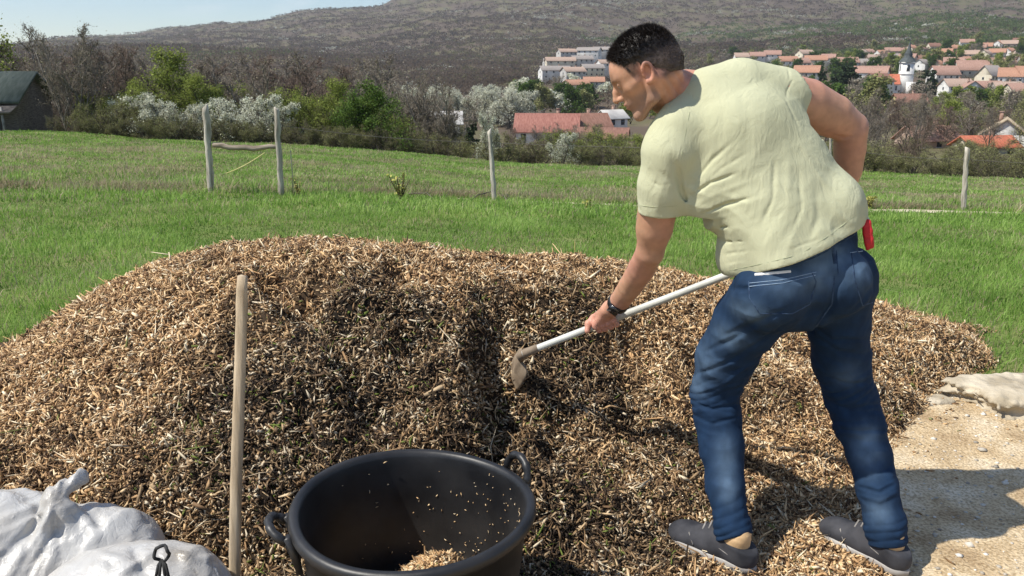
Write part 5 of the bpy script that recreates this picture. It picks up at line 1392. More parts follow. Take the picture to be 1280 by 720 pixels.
def build_person():
    root = empty('person', (float(P(1005, 690, 2.1)[0]), 2.12, 0.0), 'man in a pale green T-shirt and blue jeans, bent over and working the shovel', 'person')
    # ---------------------------------------------------------------- body
    F = Field((.10, 1.90, .02), (1.45, 2.95, 1.72), H_L)
    # skull
    F.gs = HS
    F.ell(hd(-.012, 0, .030), (.1005, .0765, .088), HM, k=.02)
    F.ell(hd(.030, 0, .012), (.074, .068, .078), HM, k=.02)
    F.ell(hd(.038, 0, -.045), (.056, .054, .074), HM, k=.025)
    F.ell(hd(-.05, 0, -.005), (.062, .064, .07), HM, k=.03)
    for s in (-1, 1):
        F.cap(hd(-.002, s*.056, -.050), hd(.010, s*.050, -.088), .016, .015, k=.02)
        F.cap(hd(.010, s*.050, -.088), hd(.076, s*.014, -.118), .014, .014, k=.02)
        F.cap(hd(.052, s*.048, -.028), hd(.030, s*.060, -.022), .014, .010, k=.02)      # cheekbone
        F.cap(hd(.094, s*.012, .014), hd(.078, s*.044, .016), .0095, .008, k=.012)    # brow
    F.ell(hd(.072, 0, -.114), (.022, .026, .018), HM, k=.018)                         # chin
    F.ell(hd(.074, 0, -.072), (.026, .030, .024), HM, k=.018)                         # mouth mound
    for s in (-1, 1):
        F.ell(hd(.098, s*.033, -.010), (.017, .017, .014), HM, k=.014, mode='sub')
        F.ell(hd(.080, s*.032, -.008), (.0135, .0135, .0125), HM, k=.003)               # eyeball and lids
        F.cap(hd(.0905, s*.020, -.002), hd(.086, s*.045, -.002), .0045, .004, k=.003)  # upper lid
    F.chain([(hd(.093, 0, .004), .0085), (hd(.108, 0, -.018), .0085), (hd(.119, 0, -.040), .0115)], k=.012)
    for s in (-1, 1): F.ell(hd(.103, s*.0125, -.044), (.011, .0075, .0075), HM, k=.008)
    F.ell(hd(.099, 0, -.066), (.0085, .022, .0055), HM, k=.005); F.ell(hd(.095, 0, -.079), (.009, .019, .0065), HM, k=.005)
    F.cap(hd(.104, -.020, -.0725), hd(.104, .020, -.0725), .0022, .0022, k=.004, mode='sub')
    # ears
    for s in (-1, 1):
        eu = unit(hu*.96-hf*.22); ef = unit(hf*.96+hu*.22); EM = np.array([ef, hs, eu])
        c0 = hd(-.012, s*.0775, -.012)
        F.ell(c0, (.0165, .0065, .028), EM, k=.006)
        ring = [c0+ef*(.0143*math.cos(a)*(1 if math.cos(a) < 0 else .85))+eu*(.025*math.sin(a))+hs*s*(.0074+.0026*math.sin(a)) for a in np.linspace(R(15), R(250), 12)]
        F.chain([(q, .0048) for q in ring], k=.004)
        F.ell(c0+hs*s*.007+ef*.0026-eu*.001, (.0095, .0085, .0165), EM, k=.003, mode='sub')
        F.ell(c0-eu*.0235+ef*.005+hs*s*.0026, (.008, .0055, .009), EM, k=.005)
        F.cap(c0+ef*.012+hs*s*.0035+eu*.0035, c0+ef*.012+hs*s*.0035-eu*.006, .0045, .004, k=.004)
    F.gs = 1.0
    # neck
    nb, _ = J(858, 118, 2.31, 28)
    F.chain([(hd(-.040, 0, -.035), .052), (nb+np.array([-.05, -.01, .0]), .054), (nb, .060), (P(888, 138, 2.31), .075)], k=.03)
    F.cap(hd(-.035, -.055, -.045), P(838, 140, 2.27), .018, .020, k=.02)          # neck muscle behind the ear
    for a, b in (((838, 84), (860, 112)), ((832, 92), (851, 122)), ((826, 100), (842, 130)), ((845, 80), (866, 100))):
        F.crease([a, b], .0045, .0035)
    # trunk, kept inside the clothes
    F.loft(SPINE, LAT, [.10, .125, .140, .150, .150, .12], [.06, .085, .09, .09, .09, .075], k=.03)
    for L in (LEG_L, LEG_R): F.chain([(p, r*(.80 if i < 7 else .6)) for i, (p, r) in enumerate(L)], k=.02)
    for L in (ARM_L, ARM_R): F.chain([(p, r*1.02) for p, r in L], k=.005)
    # muscles: upper arm, elbow point, forearm bulge
    F.cap(ARM_L[1][0]+np.array([-.008, .0, 0]), ARM_L[2][0]+np.array([-.005, 0, 0]), .047, .043, k=.03)
    F.ell(ARM_L[3][0]+np.array([.014, -.024, -.004]), (.014, .013, .016), k=.02)
    F.ell(ARM_R[3][0]+np.array([.018, -.006, .004]), (.018, .018, .020), k=.02)
    F.cap(ARM_R[3][0]+np.array([.0, -.010, -.02]), ARM_R[5][0]+np.array([.004, -.006, .01]), .036, .030, k=.02)
    F.cap(ARM_R[1][0]+np.array([0, 0, -.012]), ARM_R[2][0]+np.array([-.005, 0, -.012]), .052, .044, k=.02)
    F.crease([(1040, 168), (1054, 172), (1066, 170)], .005, .004)
    hand_left(F); hand_right(F)
    # ankles and feet (inside the shoes)
    feet = []
    for (ank, toe) in ((LEG_L[-1][0], P(838, 684, 2.28)), (LEG_R[-1][0], P(1052, 694, 2.24))):
        heel = ank+unit((ank-toe)*np.array([1, 1, 0]))*.008
        F.chain([(ank, .030), (heel*np.array([1, 1, 0])+np.array([0, 0, .070]), .022)], k=.02)
        F.chain([(ank*np.array([1, 1, 0])+np.array([0, 0, .080]), .024), ((toe*.7+ank*.3)*np.array([1, 1, 0])+np.array([0, 0, .062]), .014)], k=.02)
    V, Q = F.surface()
    # skin colours
    base = np.array([.50, .262, .172]); col = np.tile(base, (len(V), 1))
    def paint(c, r, cc, a=1.0, hard=2.0):
        nonlocal col
        w = a*np.exp(-(np.linalg.norm(V-c, axis=1)/r)**hard)[:, None]; col = col*(1-w)+np.array(cc)*w
    n = vnoise(V[:, 0]*28, V[:, 1]*28, V[:, 2]*28, seed=300); col *= (1+.06*n)[:, None]
    n = vnoise(V[:, 0]*9, V[:, 1]*9, V[:, 2]*9, seed=301); col[:, 1] *= 1+.10*n
    n = vnoise(V[:, 0]*70, V[:, 1]*70, V[:, 2]*70, seed=302); col *= (1+.05*n)[:, None]
    q = (V-HC) @ HM.T/HS
    head = np.linalg.norm(q, axis=1) < .17
    beard = head & (q[:, 2] < -.045) & (q[:, 0] > -.01); w = (sstep(-.040, -.07, q[:, 2])*beard*.50)[:, None]; col = col*(1-w)+np.array([.20, .14, .11])*w
    # cropped sides: scalp darkened by stubble along the hair edge
    lowl = np.interp(q[:, 0], [-.13, -.05, -.028, -.02, .0, .012, .030, .045, .06], [-.065, -.062, -.040, .0, .012, -.03, -.028, .02, .05])
    fade = head*sstep(.065, .045, q[:, 0])*sstep(lowl-.004, lowl+.022, q[:, 2])
    w = (np.clip(fade*(1+.25*vnoise(V[:, 0]*220, V[:, 1]*220, V[:, 2]*220, seed=305)), 0, 1)*.85)[:, None]; col = col*(1-w)+np.array([.07, .048, .04])*w
    for s in (-1, 1):
        paint(hd(.092, s*.018, .020), .010, (.05, .032, .025), .85); paint(hd(.086, s*.030, .022), .010, (.05, .032, .025), .85); paint(hd(.076, s*.044, .018), .009, (.05, .032, .025), .8)
        paint(hd(.094, s*.032, -.010), .0065, (.03, .022, .02), .95); paint(hd(.088, s*.040, -.010), .006, (.35, .3, .28), .5)
        paint(hd(-.010, s*.085, -.012), .03, (.62, .27, .20), .5)
    paint(hd(.102, 0, -.072), .017, (.45, .18, .14), .6)
    paint(P(848, 108, 2.25), .055, (.62, .27, .19), .55)
    for p, r in ((ARM_L[-1][0], .12),): paint(on_shaft(757), .085, (.62, .27, .21), .6)
    body = mesh_np('body', V, Q, mat_color_attr('skin', rough=.5, spec=.35, sss=.12, bump=.25, bscale=160, bdist=.0015), smooth=True, attrs={'col': np.clip(col, 0, 1)})
    relink(body, root); BODY = F

    # ---------------------------------------------------------------- hair
    F = Field(HC-.17, HC+.17, .0026); F.gs = HS
    F.ell(hd(-.012, 0, .030), (.1065, .0805, .0935), HM, k=.02); F.ell(hd(.028, 0, .018), (.077, .0705, .080), HM, k=.02)
    F.ell(hd(-.052, 0, -.012), (.071, .0725, .080), HM, k=.03)
    x, y, z = F.grid((slice(None),)*3); X, Y, Z = np.broadcast_arrays(x, y, z)
    qf = (X-HC[0])*hf[0]+(Y-HC[1])*hf[1]+(Z-HC[2])*hf[2]; qs = (X-HC[0])*hs[0]+(Y-HC[1])*hs[1]+(Z-HC[2])*hs[2]; qu = (X-HC[0])*hu[0]+(Y-HC[1])*hu[1]+(Z-HC[2])*hu[2]; qf, qs, qu = qf/HS, qs/HS, qu/HS
    # hairline: high on the forehead, down in front of the ear, round it and low on the nape
    line = np.interp(qf, [-.13, -.08, -.045, -.030, .005, .018, .034, .044, .060, .070, .085, .11], [-.050, -.050, -.036, .006, .016, -.006, .002, .036, .064, .072, .090, .13])
    line = line-.012*sstep(.06, .02, np.abs(qs))*(qf < -.03)+.0025*vnoise(X*200, Y*200, Z*200, seed=9)
    F.d = np.maximum(F.d, (line-qu).astype(np.float32)*.8)
    F.d += (.0016*vnoise(X*150, Y*150, Z*150, seed=12)+.003*vnoise(X*40, Y*40, Z*40, seed=13)).astype(np.float32)
    # thin at the sides and nape, thicker on top
    thin = .0022*sstep(.055, .02, qu)
    F.d += thin.astype(np.float32)
    V, Q = F.surface()
    rg = np.random.default_rng(70)
    # short hair strands
    n = 26000; tri = Q[rg.integers(0, len(Q), n)]; w = rg.dirichlet([1, 1, 1, 1], n); C = (V[tri]*w[:, :, None]).sum(1)
    N = F.normal(C); qq = (C-HC) @ HM.T/HS
    Ls = (.0028+.007*sstep(.03, .085, qq[:, 2]))*rg.uniform(.6, 1.3, n)
    d = N+.35*hf*sstep(.03, .08, qq[:, 2])[:, None]-.5*hu*sstep(.05, .0, qq[:, 2])[:, None]+rg.normal(0, .25, (n, 3)); d /= np.linalg.norm(d, axis=1)[:, None]
    s = np.cross(d, rg.normal(size=(n, 3))); s /= np.linalg.norm(s, axis=1)[:, None]; wd = .00075
    sv = np.stack([C-s*wd-N*.001, C+s*wd-N*.001, C+d*Ls[:, None]], 1).reshape(-1, 3); sf = np.arange(n*3).reshape(-1, 3)+len(V)
    grey = lambda qv: np.array([.016, .011, .009])+np.outer(sstep(.05, -.01, qv), [.075, .056, .047])
    colh = np.concatenate([grey(((V-HC) @ HM.T/HS)[:, 2]), np.repeat(grey(qq[:, 2])*rg.uniform(.6, 1.5, n)[:, None], 3, 0)])
    hm = mat_color_attr('dark_hair', rough=.5, spec=.35)
    o = mesh_np('hair', np.concatenate([V, sv]), [Q, sf], hm, smooth=True, attrs={'col': colh}); relink(o, root)

    # ---------------------------------------------------------------- jeans
    F = Field((.38, 1.80, .03), (1.40, 2.58, 1.12), .0034)
    F.chain(LEG_L, k=.02); F.chain(LEG_R, k=.02)
    pc = [P(1006, 372, 2.20), P(1004, 355, 2.19), P(1002, 330, 2.18), P(1000, 300, 2.19)]
    F.loft(pc, [unit([.93, .36, .0])]*4, [.135, .160, .162, .160], [.090, .112, .114, .110], k=.03)
    F.ell(P(964, 370, 2.10), (.086, .076, .088), k=.045); F.ell(P(1050, 356, 2.125), (.083, .072, .088), k=.045)
    F.ell(P(1068, 345, 2.22), (.050, .07, .075), k=.04)
    F.ell(P(1000, 380, 2.18), (.075, .08, .062), k=.03)
    # folds: behind the knees, at the shins and stacked above the shoes
    def folds(L, tabs):
        for (i, s, n, amp, sp, sk) in tabs:
            p, r = L[i]; q, r2 = L[i+1]; ax = unit(q-p); c = p+(q-p)*s
            m = .11; sl = F._sl(c-m*1.3, c+m*1.3); x, y, z = F.grid(sl)
            X, Y, Z = np.broadcast_arrays(x-c[0], y-c[1], z-c[2])
            t = X*ax[0]+Y*ax[1]+Z*ax[2]
            ph = t+sk*X+.012*vnoise((X+c[0])*14, (Y+c[1])*14, (Z+c[2])*14, seed=i+n)+.35*Y*0
            w = np.exp(-(t/(sp*n*.55))**2)*(.55+.45*vnoise((X+c[0])*11+3, (Y+c[1])*11, (Z+c[2])*16, seed=7+i))
            rad = np.sqrt(X**2+Y**2+Z**2-t**2); w = w*(rad < .125)
            f = np.sin(ph/sp*2*np.pi); f = 1-2*np.abs(np.sin(ph/sp*np.pi))**.75; f = f*(.6+.4*vnoise((X+c[0])*9, (Y+c[1])*9, (Z+c[2])*30, seed=17+i))
            F.d[sl] += (amp*w*f).astype(np.float32)
    folds(LEG_L, [(3, .0, 4, .0055, .026, .25), (3, .9, 3, .004, .030, -.3), (7, .6, 4, .0065, .024, .15), (6, .6, 2, .0035, .035, .4), (1, .7, 2, .003, .05, .8)])
    folds(LEG_R, [(2, .6, 4, .0055, .027, .25), (3, .9, 4, .005, .027, -.25), (5, .6, 2, .003, .04, .4), (6, .6, 2, .0035, .038, -.1), (7, .5, 4, .0065, .024, .12), (1, .7, 2, .003, .05, -.6)])
    cr = [([(945, 405), (915, 425), (880, 440)], .010, .006), ([(985, 385), (950, 402), (905, 420)], .012, .007), ([(992, 400), (950, 428), (905, 455)], .011, .006), ([(925, 445), (890, 462), (866, 468)], .008, .005),
          ([(938, 455), (905, 480), (868, 492)], .008, -.005), ([(1015, 420), (1050, 440), (1085, 445)], .012, .005), ([(1010, 405), (1040, 425), (1085, 425)], .010, .005), ([(1028, 470), (1060, 480), (1095, 478)], .008, .006), ([(1030, 500), (1060, 512), (1100, 505)], .008, .006),
          ([(1072, 608), (1100, 616), (1124, 602)], .007, .009), ([(1072, 618), (1100, 626), (1127, 612)], .008, -.006), ([(1046, 345), (1040, 380), (1018, 412)], .012, .010), ([(1018, 412), (1000, 420), (985, 418)], .012, .010),
          ([(862, 500), (890, 512), (925, 505)], .007, .006), ([(866, 520), (890, 530), (928, 520)], .007, .005), ([(950, 355), (930, 362), (912, 360)], .010, .005), ([(1095, 350), (1080, 375), (1060, 392)], .014, .004)]
    for p, w, a in cr: F.crease(p, w*.75, a*1.15)
    sl = (slice(None),)*3; x, y, z = F.grid(sl); X, Y, Z = np.broadcast_arrays(x, y, z); band = np.abs(F.d) < .03
    F.d[band] += (.0028*(2*np.abs(vnoise(X[band]*15+Z[band]*8, Y[band]*15, Z[band]*22, seed=87))-.5)+.0018*vnoise(X[band]*22, Y[band]*22, Z[band]*13, seed=88)+.0010*vnoise(X[band]*60, Y[band]*60, Z[band]*35, seed=89)).astype(np.float32)
    # waistband plane and open cuffs
    w0, w1, w2 = P(905, 340, 2.15), P(1000, 320, 2.03), P(1094, 276, 2.20)
    nrm = np.cross(w1-w0, w2-w0); nrm = nrm if nrm[2] > 0 else -nrm
    F.plane(w0, nrm)
    for L in (LEG_L, LEG_R):
        p, r = L[-1]; ax = unit(p-L[-2][0]); 
        F.op(p-.14, p+.14, lambda x, y, z, p=p, ax=ax: (x-p[0])*ax[0]+(y-p[1])*ax[1]+(z-p[2])*ax[2]+.016+.0*x, k=.004, mode='cut')
        F.cap(p+ax*.05, p-ax*.02, r*.82, r*.80, k=.004, mode='sub')
    V, Q = F.surface()
    # denim fading: paler worn patches on seat, thighs and shins
    colj = np.tile(np.array([.010, .027, .062]), (len(V), 1))
    def fadep(px, py, r, a, st=1.0, seedv=0):
        nonlocal colj
        h = F.hit(px, py)
        if h is None: return
        d = V-h; w = a*np.exp(-((d[:, 0]/r)**2+(d[:, 1]/(r*1.6))**2+(d[:, 2]/(r*st))**2))
        w = w*(.75+.25*vnoise(V[:, 0]*40, V[:, 1]*40, V[:, 2]*40, seed=3)); w = np.clip(w, 0, 1)[:, None]
        colj = colj*(1-w)+np.array([.19, .285, .40])*w
    for a in ((935, 392, .045, .62, .7), (912, 422, .045, .5, .8), (880, 455, .05, .35, 1.2), (990, 350, .07, .35, .8), (1045, 320, .05, .5, .7), (1025, 345, .05, .5, 1), (1080, 340, .05, .45, .9), (1085, 560, .035, .8, 1.7), (1100, 640, .03, .4, 1.2), (908, 570, .03, .4, 2), (910, 610, .025, .5, 1.6), (870, 480, .03, .4, 1.2), (1060, 470, .04, .25, 1)): fadep(*a)
    nn = fbm(V[:, 0]*60, V[:, 1]*60, V[:, 2]*18, 3, seed=91); colj *= (1+.12*nn)[:, None]
    mj = mat_color_attr('denim', rough=.85, spec=.15, bump=.45, bscale=420, bdist=.0012)
    jeans = mesh_np('jeans', V, Q, mj, smooth=True, attrs={'col': np.clip(colj, 0, 1)}); relink(jeans, root); JF = F
    # stitched seams, pockets, belt loops
    def strip(lines, name, w, mat, parent, lift=.0015, fld=None):
        fld = fld or JF; mb = MB(); ok = False
        for ln in lines:
            h = fld.hits(ln, 4)
            if len(h) > 2:
                k = [0]+[i for i in range(1, len(h)) if np.linalg.norm(h[i]-h[i-1]) > 1e-4]; h = h[k]
                if np.max(np.linalg.norm(np.diff(h, axis=0), axis=1)) > .08: continue
                ribbon(h, fld.normal(h), w, mb, lift); ok = True
        if ok:
            o = mb.build(name, mat, smooth=True); relink(o, root); return o
    st = mat_noise('denim_seam', (.018, .035, .075), (.05, .09, .16), 60, rough=.85)
    pale = mat_noise('seam_fade', (.16, .24, .36), (.28, .36, .46), 60, rough=.85)
    strip([[(1045, 313), (1048, 345)], [(1043, 345), (1040, 380), (1020, 408)]], 'back_seam', .005, st, root)
    strip([[(936, 352), (937, 372), (950, 392), (990, 392), (1012, 380), (1020, 352), (1014, 340)]], 'back_pocket', .0045, st, root)
    strip([[(937, 354), (978, 350), (1020, 340)], [(937, 358), (978, 354), (1019, 344)]], 'pocket_hem', .0028, pale, root)
    strip([[(1064, 316), (1068, 350), (1078, 382), (1090, 378)]], 'back_pocket', .0045, st, root)
    strip([[(1062, 316), (1078, 314), (1092, 312)]], 'pocket_hem', .0028, pale, root)
    strip([[(1040, 308), (1044, 330)]], 'belt_loop', .011, st, root, .004)
    strip([[(966, 338), (1000, 330), (1030, 316), (1060, 298), (1080, 286)]], 'waistband_seam', .004, st, root)
    # ---------------------------------------------------------------- T-shirt
    F = Field((.28, 1.78, .72), (1.42, 2.66, 1.66), .0034)
    sp = [P(1006, 342, 2.17), P(1002, 312, 2.17), P(980, 262, 2.20), P(948, 205, 2.24), P(922, 160, 2.28), P(905, 128, 2.30)]
    F.loft(sp, LAT, [.175, .172, .177, .179, .173, .138], [.138, .128, .120, .125, .125, .10], k=.03, ex=2.4)
    F.chain([J(852, 152, 2.26, 32), J(884, 124, 2.29, 34), J(922, 112, 2.31, 31), J(962, 116, 2.32, 31)], k=.025)          # shoulder girdle
    F.chain([J(847, 162, 2.23, 34), J(839, 190, 2.22, 34), J(829, 232, 2.23, 28), J(824, 280, 2.25, 25.5)], k=.025)        # left sleeve
    F.chain([J(955, 116, 2.31, 32), J(982, 120, 2.32, 30), J(1012, 132, 2.34, 28.5)], k=.025)                                # right sleeve
    F.ell(P(925, 165, 2.21), (.12, .08, .10), k=.06)     # upper back
    F.ell(P(885, 235, 2.24), (.07, .09, .10), k=.05)
    # drape: belly side hangs forward, hem loose at the right
    F.ell(P(935, 320, 2.22), (.085, .10, .075), k=.05); F.ell(P(1040, 262, 2.20), (.075, .10, .09), k=.05)
    # folds
    cs = [([(848, 205), (852, 240), (862, 262)], .010, .016), ([(838, 190), (846, 215), (850, 250)], .012, .008), ([(862, 246), (890, 228), (925, 215)], .009, .008), ([(866, 258), (900, 240), (940, 226)], .009, -.006), ([(872, 268), (905, 256), (945, 246)], .010, .010), ([(876, 275), (912, 268), (935, 262)], .009, -.007),
          ([(884, 284), (915, 282), (950, 272)], .009, .010), ([(892, 296), (925, 292), (962, 288)], .008, -.006), ([(898, 303), (935, 300), (975, 300)], .008, .009), ([(906, 318), (940, 312), (985, 312)], .008, .006), ([(912, 332), (945, 322), (985, 320)], .007, -.005),
          ([(868, 230), (890, 200), (915, 178)], .009, .006), ([(872, 240), (900, 212), (935, 190)], .009, .005), ([(950, 285), (965, 250), (968, 200)], .011, .007), ([(965, 295), (985, 255), (985, 190)], .012, -.006), ([(985, 300), (1000, 262), (998, 210)], .011, .006), ([(1010, 305), (1022, 272), (1018, 235)], .012, .005),
          ([(930, 300), (945, 275), (950, 235)], .009, .006), ([(940, 310), (960, 298), (975, 280)], .008, .007), ([(984, 86), (987, 100)], .005, .005), ([(992, 98), (985, 110), (982, 124)], .005, .005), ([(978, 120), (988, 138), (998, 160)], .008, .004), ([(812, 225), (825, 232), (842, 228)], .007, .005), ([(804, 250), (822, 255), (845, 250)], .006, .004),
          ([(900, 330), (960, 322), (1020, 300), (1070, 270)], .006, .003), ([(905, 130), (900, 165), (895, 200)], .014, .003), ([(925, 110), (935, 150), (935, 190)], .016, .003),
          ([(1000, 180), (1020, 215), (1040, 245)], .010, -.004), ([(850, 268), (872, 285), (893, 300)], .010, .010)]
    for p, w, a in cs: F.crease(p, w*(.62 if w < .0115 else .9), a*.6)
    sl = (slice(None),)*3; x, y, z = F.grid(sl); X, Y, Z = np.broadcast_arrays(x, y, z); band = np.abs(F.d) < .04
    a, b, c = X[band], Y[band], Z[band]
    low = sstep(1.30, 1.00, c)
    wv = .25*vnoise(a*6, b*6, c*6, seed=95)
    r3 = 1-2*np.abs(vnoise((a*.5+c*.8)*30+wv*3, b*14, (c*.5-a*.8)*12, seed=98)); F.d[band] -= ((.0006+.0016*low)*r3).astype(np.float32)
    r1 = 1-2*np.abs(vnoise((a*.8+c*.6)*9+wv, b*6, (c*.8-a*.6)*3.2, seed=96)); r2 = 1-2*np.abs(vnoise((a*.9-c*.35)*17+wv*2, b*9, (c*.9+a*.35)*6, seed=97))
    F.d[band] -= ((.0016+.0030*low)*r1+(.0008+.0026*low)*r2).astype(np.float32)
    # hem
    h0, h1, h2 = P(905, 352, 2.15), P(1000, 328, 2.02), P(1082, 274, 2.21)
    nr = np.cross(h1-h0, h2-h0); nr = nr if nr[2] < 0 else -nr; nr = unit(nr)
    hw_ = lambda x, y, z: (x-h0[0])*nr[0]+(y-h0[1])*nr[1]+(z-h0[2])*nr[2]+.006*vnoise(x*12+0*z, y*12+0*z, 0*z, seed=4)
    F.op((.60, 1.7, .6), (1.5, 2.7, 1.25), hw_, .003, 'cut')
    # collar
    ca, cb = P(869, 84, 2.30), P(828, 134, 2.22); cc = P(850, 112, 2.38)
    nc = np.cross(cb-ca, cc-ca); nc = nc if nc @ (HC-ca) > 0 else -nc; nc = unit(nc)
    F.op(HC-np.array([.2, .3, .25]), HC+np.array([.20, .3, .2]), lambda x, y, z: (x-ca[0])*nc[0]+(y-ca[1])*nc[1]+(z-ca[2])*nc[2], .003, 'cut')
    # sleeve mouths
    for L, e, nx in ((ARM_L, P(823, 264, 2.25), unit(P(823, 300, 2.26)-P(826, 230, 2.24))), (ARM_R, P(1002, 116, 2.33), unit(P(1010, 120, 2.34)-P(985, 106, 2.33)+np.array([0.0, 0, .004])))):
        F.op(e-.13, e+.13, lambda x, y, z, e=e, nx=nx: np.where(np.abs((x-e[0])*nx[0]+(y-e[1])*nx[1]+(z-e[2])*nx[2]) < .2, (x-e[0])*nx[0]+(y-e[1])*nx[1]+(z-e[2])*nx[2], -1) if L is ARM_L else
             np.where(((x-e[0])*.9+(z-e[2])*.3 > -.10) & (z > e[2]-.12), (x-e[0])*nx[0]+(y-e[1])*nx[1]+(z-e[2])*nx[2], -1), .003, 'cut')
        i0 = 1
        F.cap(e-nx*.035, e+nx*.06, L[1][1]+.003, L[1][1]+.004, k=.004, mode='sub') if L is ARM_L else F.cap(e-nx*.03+np.array([0, 0, -.012]), e+nx*.06+np.array([0, 0, -.012]), L[1][1]+.002, L[1][1]+.003, k=.004, mode='sub')
    V, Q = F.surface()
    ms = mat_noise('cotton_pale_green', (.47, .47, .31), (.52, .52, .35), 5, rough=.92, spec=.1, bump=.30, bscale=500, bdist=.0012)
    nt = ms.node_tree; bs = [n for n in nt.nodes if n.type == 'BSDF_PRINCIPLED'][0]; ob = bs.inputs['Normal'].links[0].from_node
    tc = [n for n in nt.nodes if n.type == 'TEX_COORD'][0]; mp = nt.nodes.new('ShaderNodeMapping'); mp.inputs['Scale'].default_value = (1, 1, .45); mp.inputs['Rotation'].default_value = (0, R(35), 0)
    nt.links.new(tc.outputs['Object'], mp.inputs[0]); wn = nt.nodes.new('ShaderNodeTexNoise'); wn.inputs['Scale'].default_value = 26; wn.inputs['Detail'].default_value = 4; wn.inputs['Distortion'].default_value = 1.8
    nt.links.new(mp.outputs[0], wn.inputs[0]); b2 = nt.nodes.new('ShaderNodeBump'); b2.inputs['Strength'].default_value = .5; b2.inputs['Distance'].default_value = .006
    nt.links.new(wn.outputs[0], b2.inputs['Height']); nt.links.new(b2.outputs[0], ob.inputs['Normal'])
    sh = mesh_np('t_shirt', V, Q, ms, smooth=True); relink(sh, root); SF = F
    hemm = mat_noise('hem_stitch', (.36, .38, .24), (.42, .44, .28), 60, rough=.9)
    strip([[(912, 338), (960, 328), (1000, 318), (1040, 292), (1070, 268)]], 'hem_stitching', .0018, hemm, root, .0008, SF)
    strip([[(801, 257), (822, 259), (846, 257)]], 'hem_stitching', .0018, hemm, root, .0008, SF)
    strip([[(866, 90), (858, 106), (846, 120), (836, 132)]], 'collar_seam', .0022, hemm, root, .0012, SF)
    strip([[(862, 140), (856, 170), (851, 200)]], 'sleeve_seam', .0018, hemm, root, .0008, SF)
    und = mat_noise('white_cotton', (.7, .7, .7), (.8, .8, .8), 20, rough=.9)
    m = MB(); h = []
    for px in range(944, 992, 4):
        q = JF.hit(px, 339-(px-936)*.09+5)
        if q is not None: h.append(q)
    if len(h) > 3:
        h = np.array(h); ribbon(h, JF.normal(h), .010, m, .003); o = m.build('undershirt_edge', und, smooth=True); relink(o, root)
    # ---------------------------------------------------------------- wrist watch
    a, ra = ARM_L[-1]; b_, rb = ARM_L[-2]; ax = unit(a-b_); c = a-ax*.004
    m = MB(); u = unit(np.cross(ax, [0, 0, 1])); v = np.cross(ax, u)
    prof = [(.0315, -.013), (.0355, -.012), (.0355, .012), (.0315, .013)]
    n = 32; VV = []
    for r, t in prof:
        for k in range(n):
            th = 2*math.pi*k/n; VV.append(c+ax*t+(u*math.cos(th)+v*math.sin(th))*r)
    m.add(VV, [[i*n+k, i*n+(k+1) % n, (i+1)*n+(k+1) % n, (i+1)*n+k] for i in range(3) for k in range(n)])
    wt = m.build('watch_strap', MAT['black_strap'], smooth=True); relink(wt, root)
    tc = unit(np.array([0, 0, CAM_H])-c); tc = unit(tc-ax*(tc@ax)); sdv = np.cross(ax, tc)
    m = MB(); m.box(c+tc*.037+sdv*.004*0, (.034, .036, .010), np.stack([ax, sdv, tc], 1)); wf = m.build('watch_case', MAT['black_gloss']); relink(wf, root)
    # ---------------------------------------------------------------- shoes and socks
    for li, (L, toe_px, heel_px) in enumerate(((LEG_L, (829, 690, 2.24), (943, 718, 2.02)), (LEG_R, (1044, 700, 2.20), (1132, 722, 2.01)))):
        toe = P(*toe_px); ank = L[-1][0].copy()
        fd = unit((toe-P(*heel_px))*np.array([1, 1, 0])); fs = np.array([fd[1], -fd[0], 0.]); up = np.array([0, 0, 1.])
        Ls = .288; hl = np.array([ank[0], ank[1], 0])-fd*.062; g0 = .026 if li == 0 else .022
        def sp_(f, s, u): return hl+fd*f*Ls+fs*s+up*(u+g0)
        SM = np.array([fd, fs, up])
        F = Field(np.minimum(sp_(0, 0, 0), sp_(1, 0, 0))-.09, np.maximum(sp_(0, 0, 0), sp_(1, 0, .12))+.09, .0036)
        F.ell(sp_(.13, 0, .045), (.042, .036, .052), SM, k=.02)
        F.ell(sp_(.34, 0, .043), (.085, .038, .048), SM, k=.03)
        F.ell(sp_(.62, .002, .034), (.090, .047, .038), SM, k=.03)
        F.ell(sp_(.82, .0, .026), (.054, .046, .030), SM, k=.03)
        F.ell(sp_(.40, 0, .066), (.060, .027, .036), SM, k=.03)
        F.cap(sp_(.17, 0, .075), sp_(.27, 0, .085), .036, .030, k=.02)
        F.cap(sp_(.22, 0, .085), sp_(.42, 0, .080), .034, .026, k=.02)
        F.plane(sp_(0, 0, .012), (0, 0, -1), .003)
        e0 = sp_(.26, 0, .088); F.op(e0-.12, e0+.12, lambda x, y, z: (z-e0[2])-.35*((x-e0[0])*fd[0]+(y-e0[1])*fd[1])*np.sign((x-e0[0])*fd[0]+(y-e0[1])*fd[1]+.0001)*.0-.30*((x-e0[0])*fd[0]+(y-e0[1])*fd[1]), .006, 'cut')
        V, Q = F.surface()
        shoe = mesh_np('shoe', V, Q, MAT['shoe_cloth'], smooth=True); relink(shoe, root)
        # sole
        m = MB(); K = 44; out = []
        for k in range(K):
            th = 2*math.pi*k/K; f = .5-.5*math.cos(th); s = math.sin(th)
            wv_ = np.interp(f, [0, .05, .15, .35, .6, .8, .93, 1], [.0, .024, .036, .036, .047, .046, .030, .0])
            out.append((f*1.02-.01, wv_*(1 if s >= 0 else -1)*1.05))
        lv = [(.0, .97), (.006, 1.02), (.020, 1.03), (.024, 1.0), (.024, .6)]
        VV = [sp_(.5+(f-.5)*sc, s*sc, u+ (.012*max(0, f-.75)/.25)-.012*0) for u, sc in lv for f, s in out]
        m.add(VV, [[i*K+k, i*K+(k+1) % K, (i+1)*K+(k+1) % K, (i+1)*K+k] for i in range(len(lv)-1) for k in range(K)])
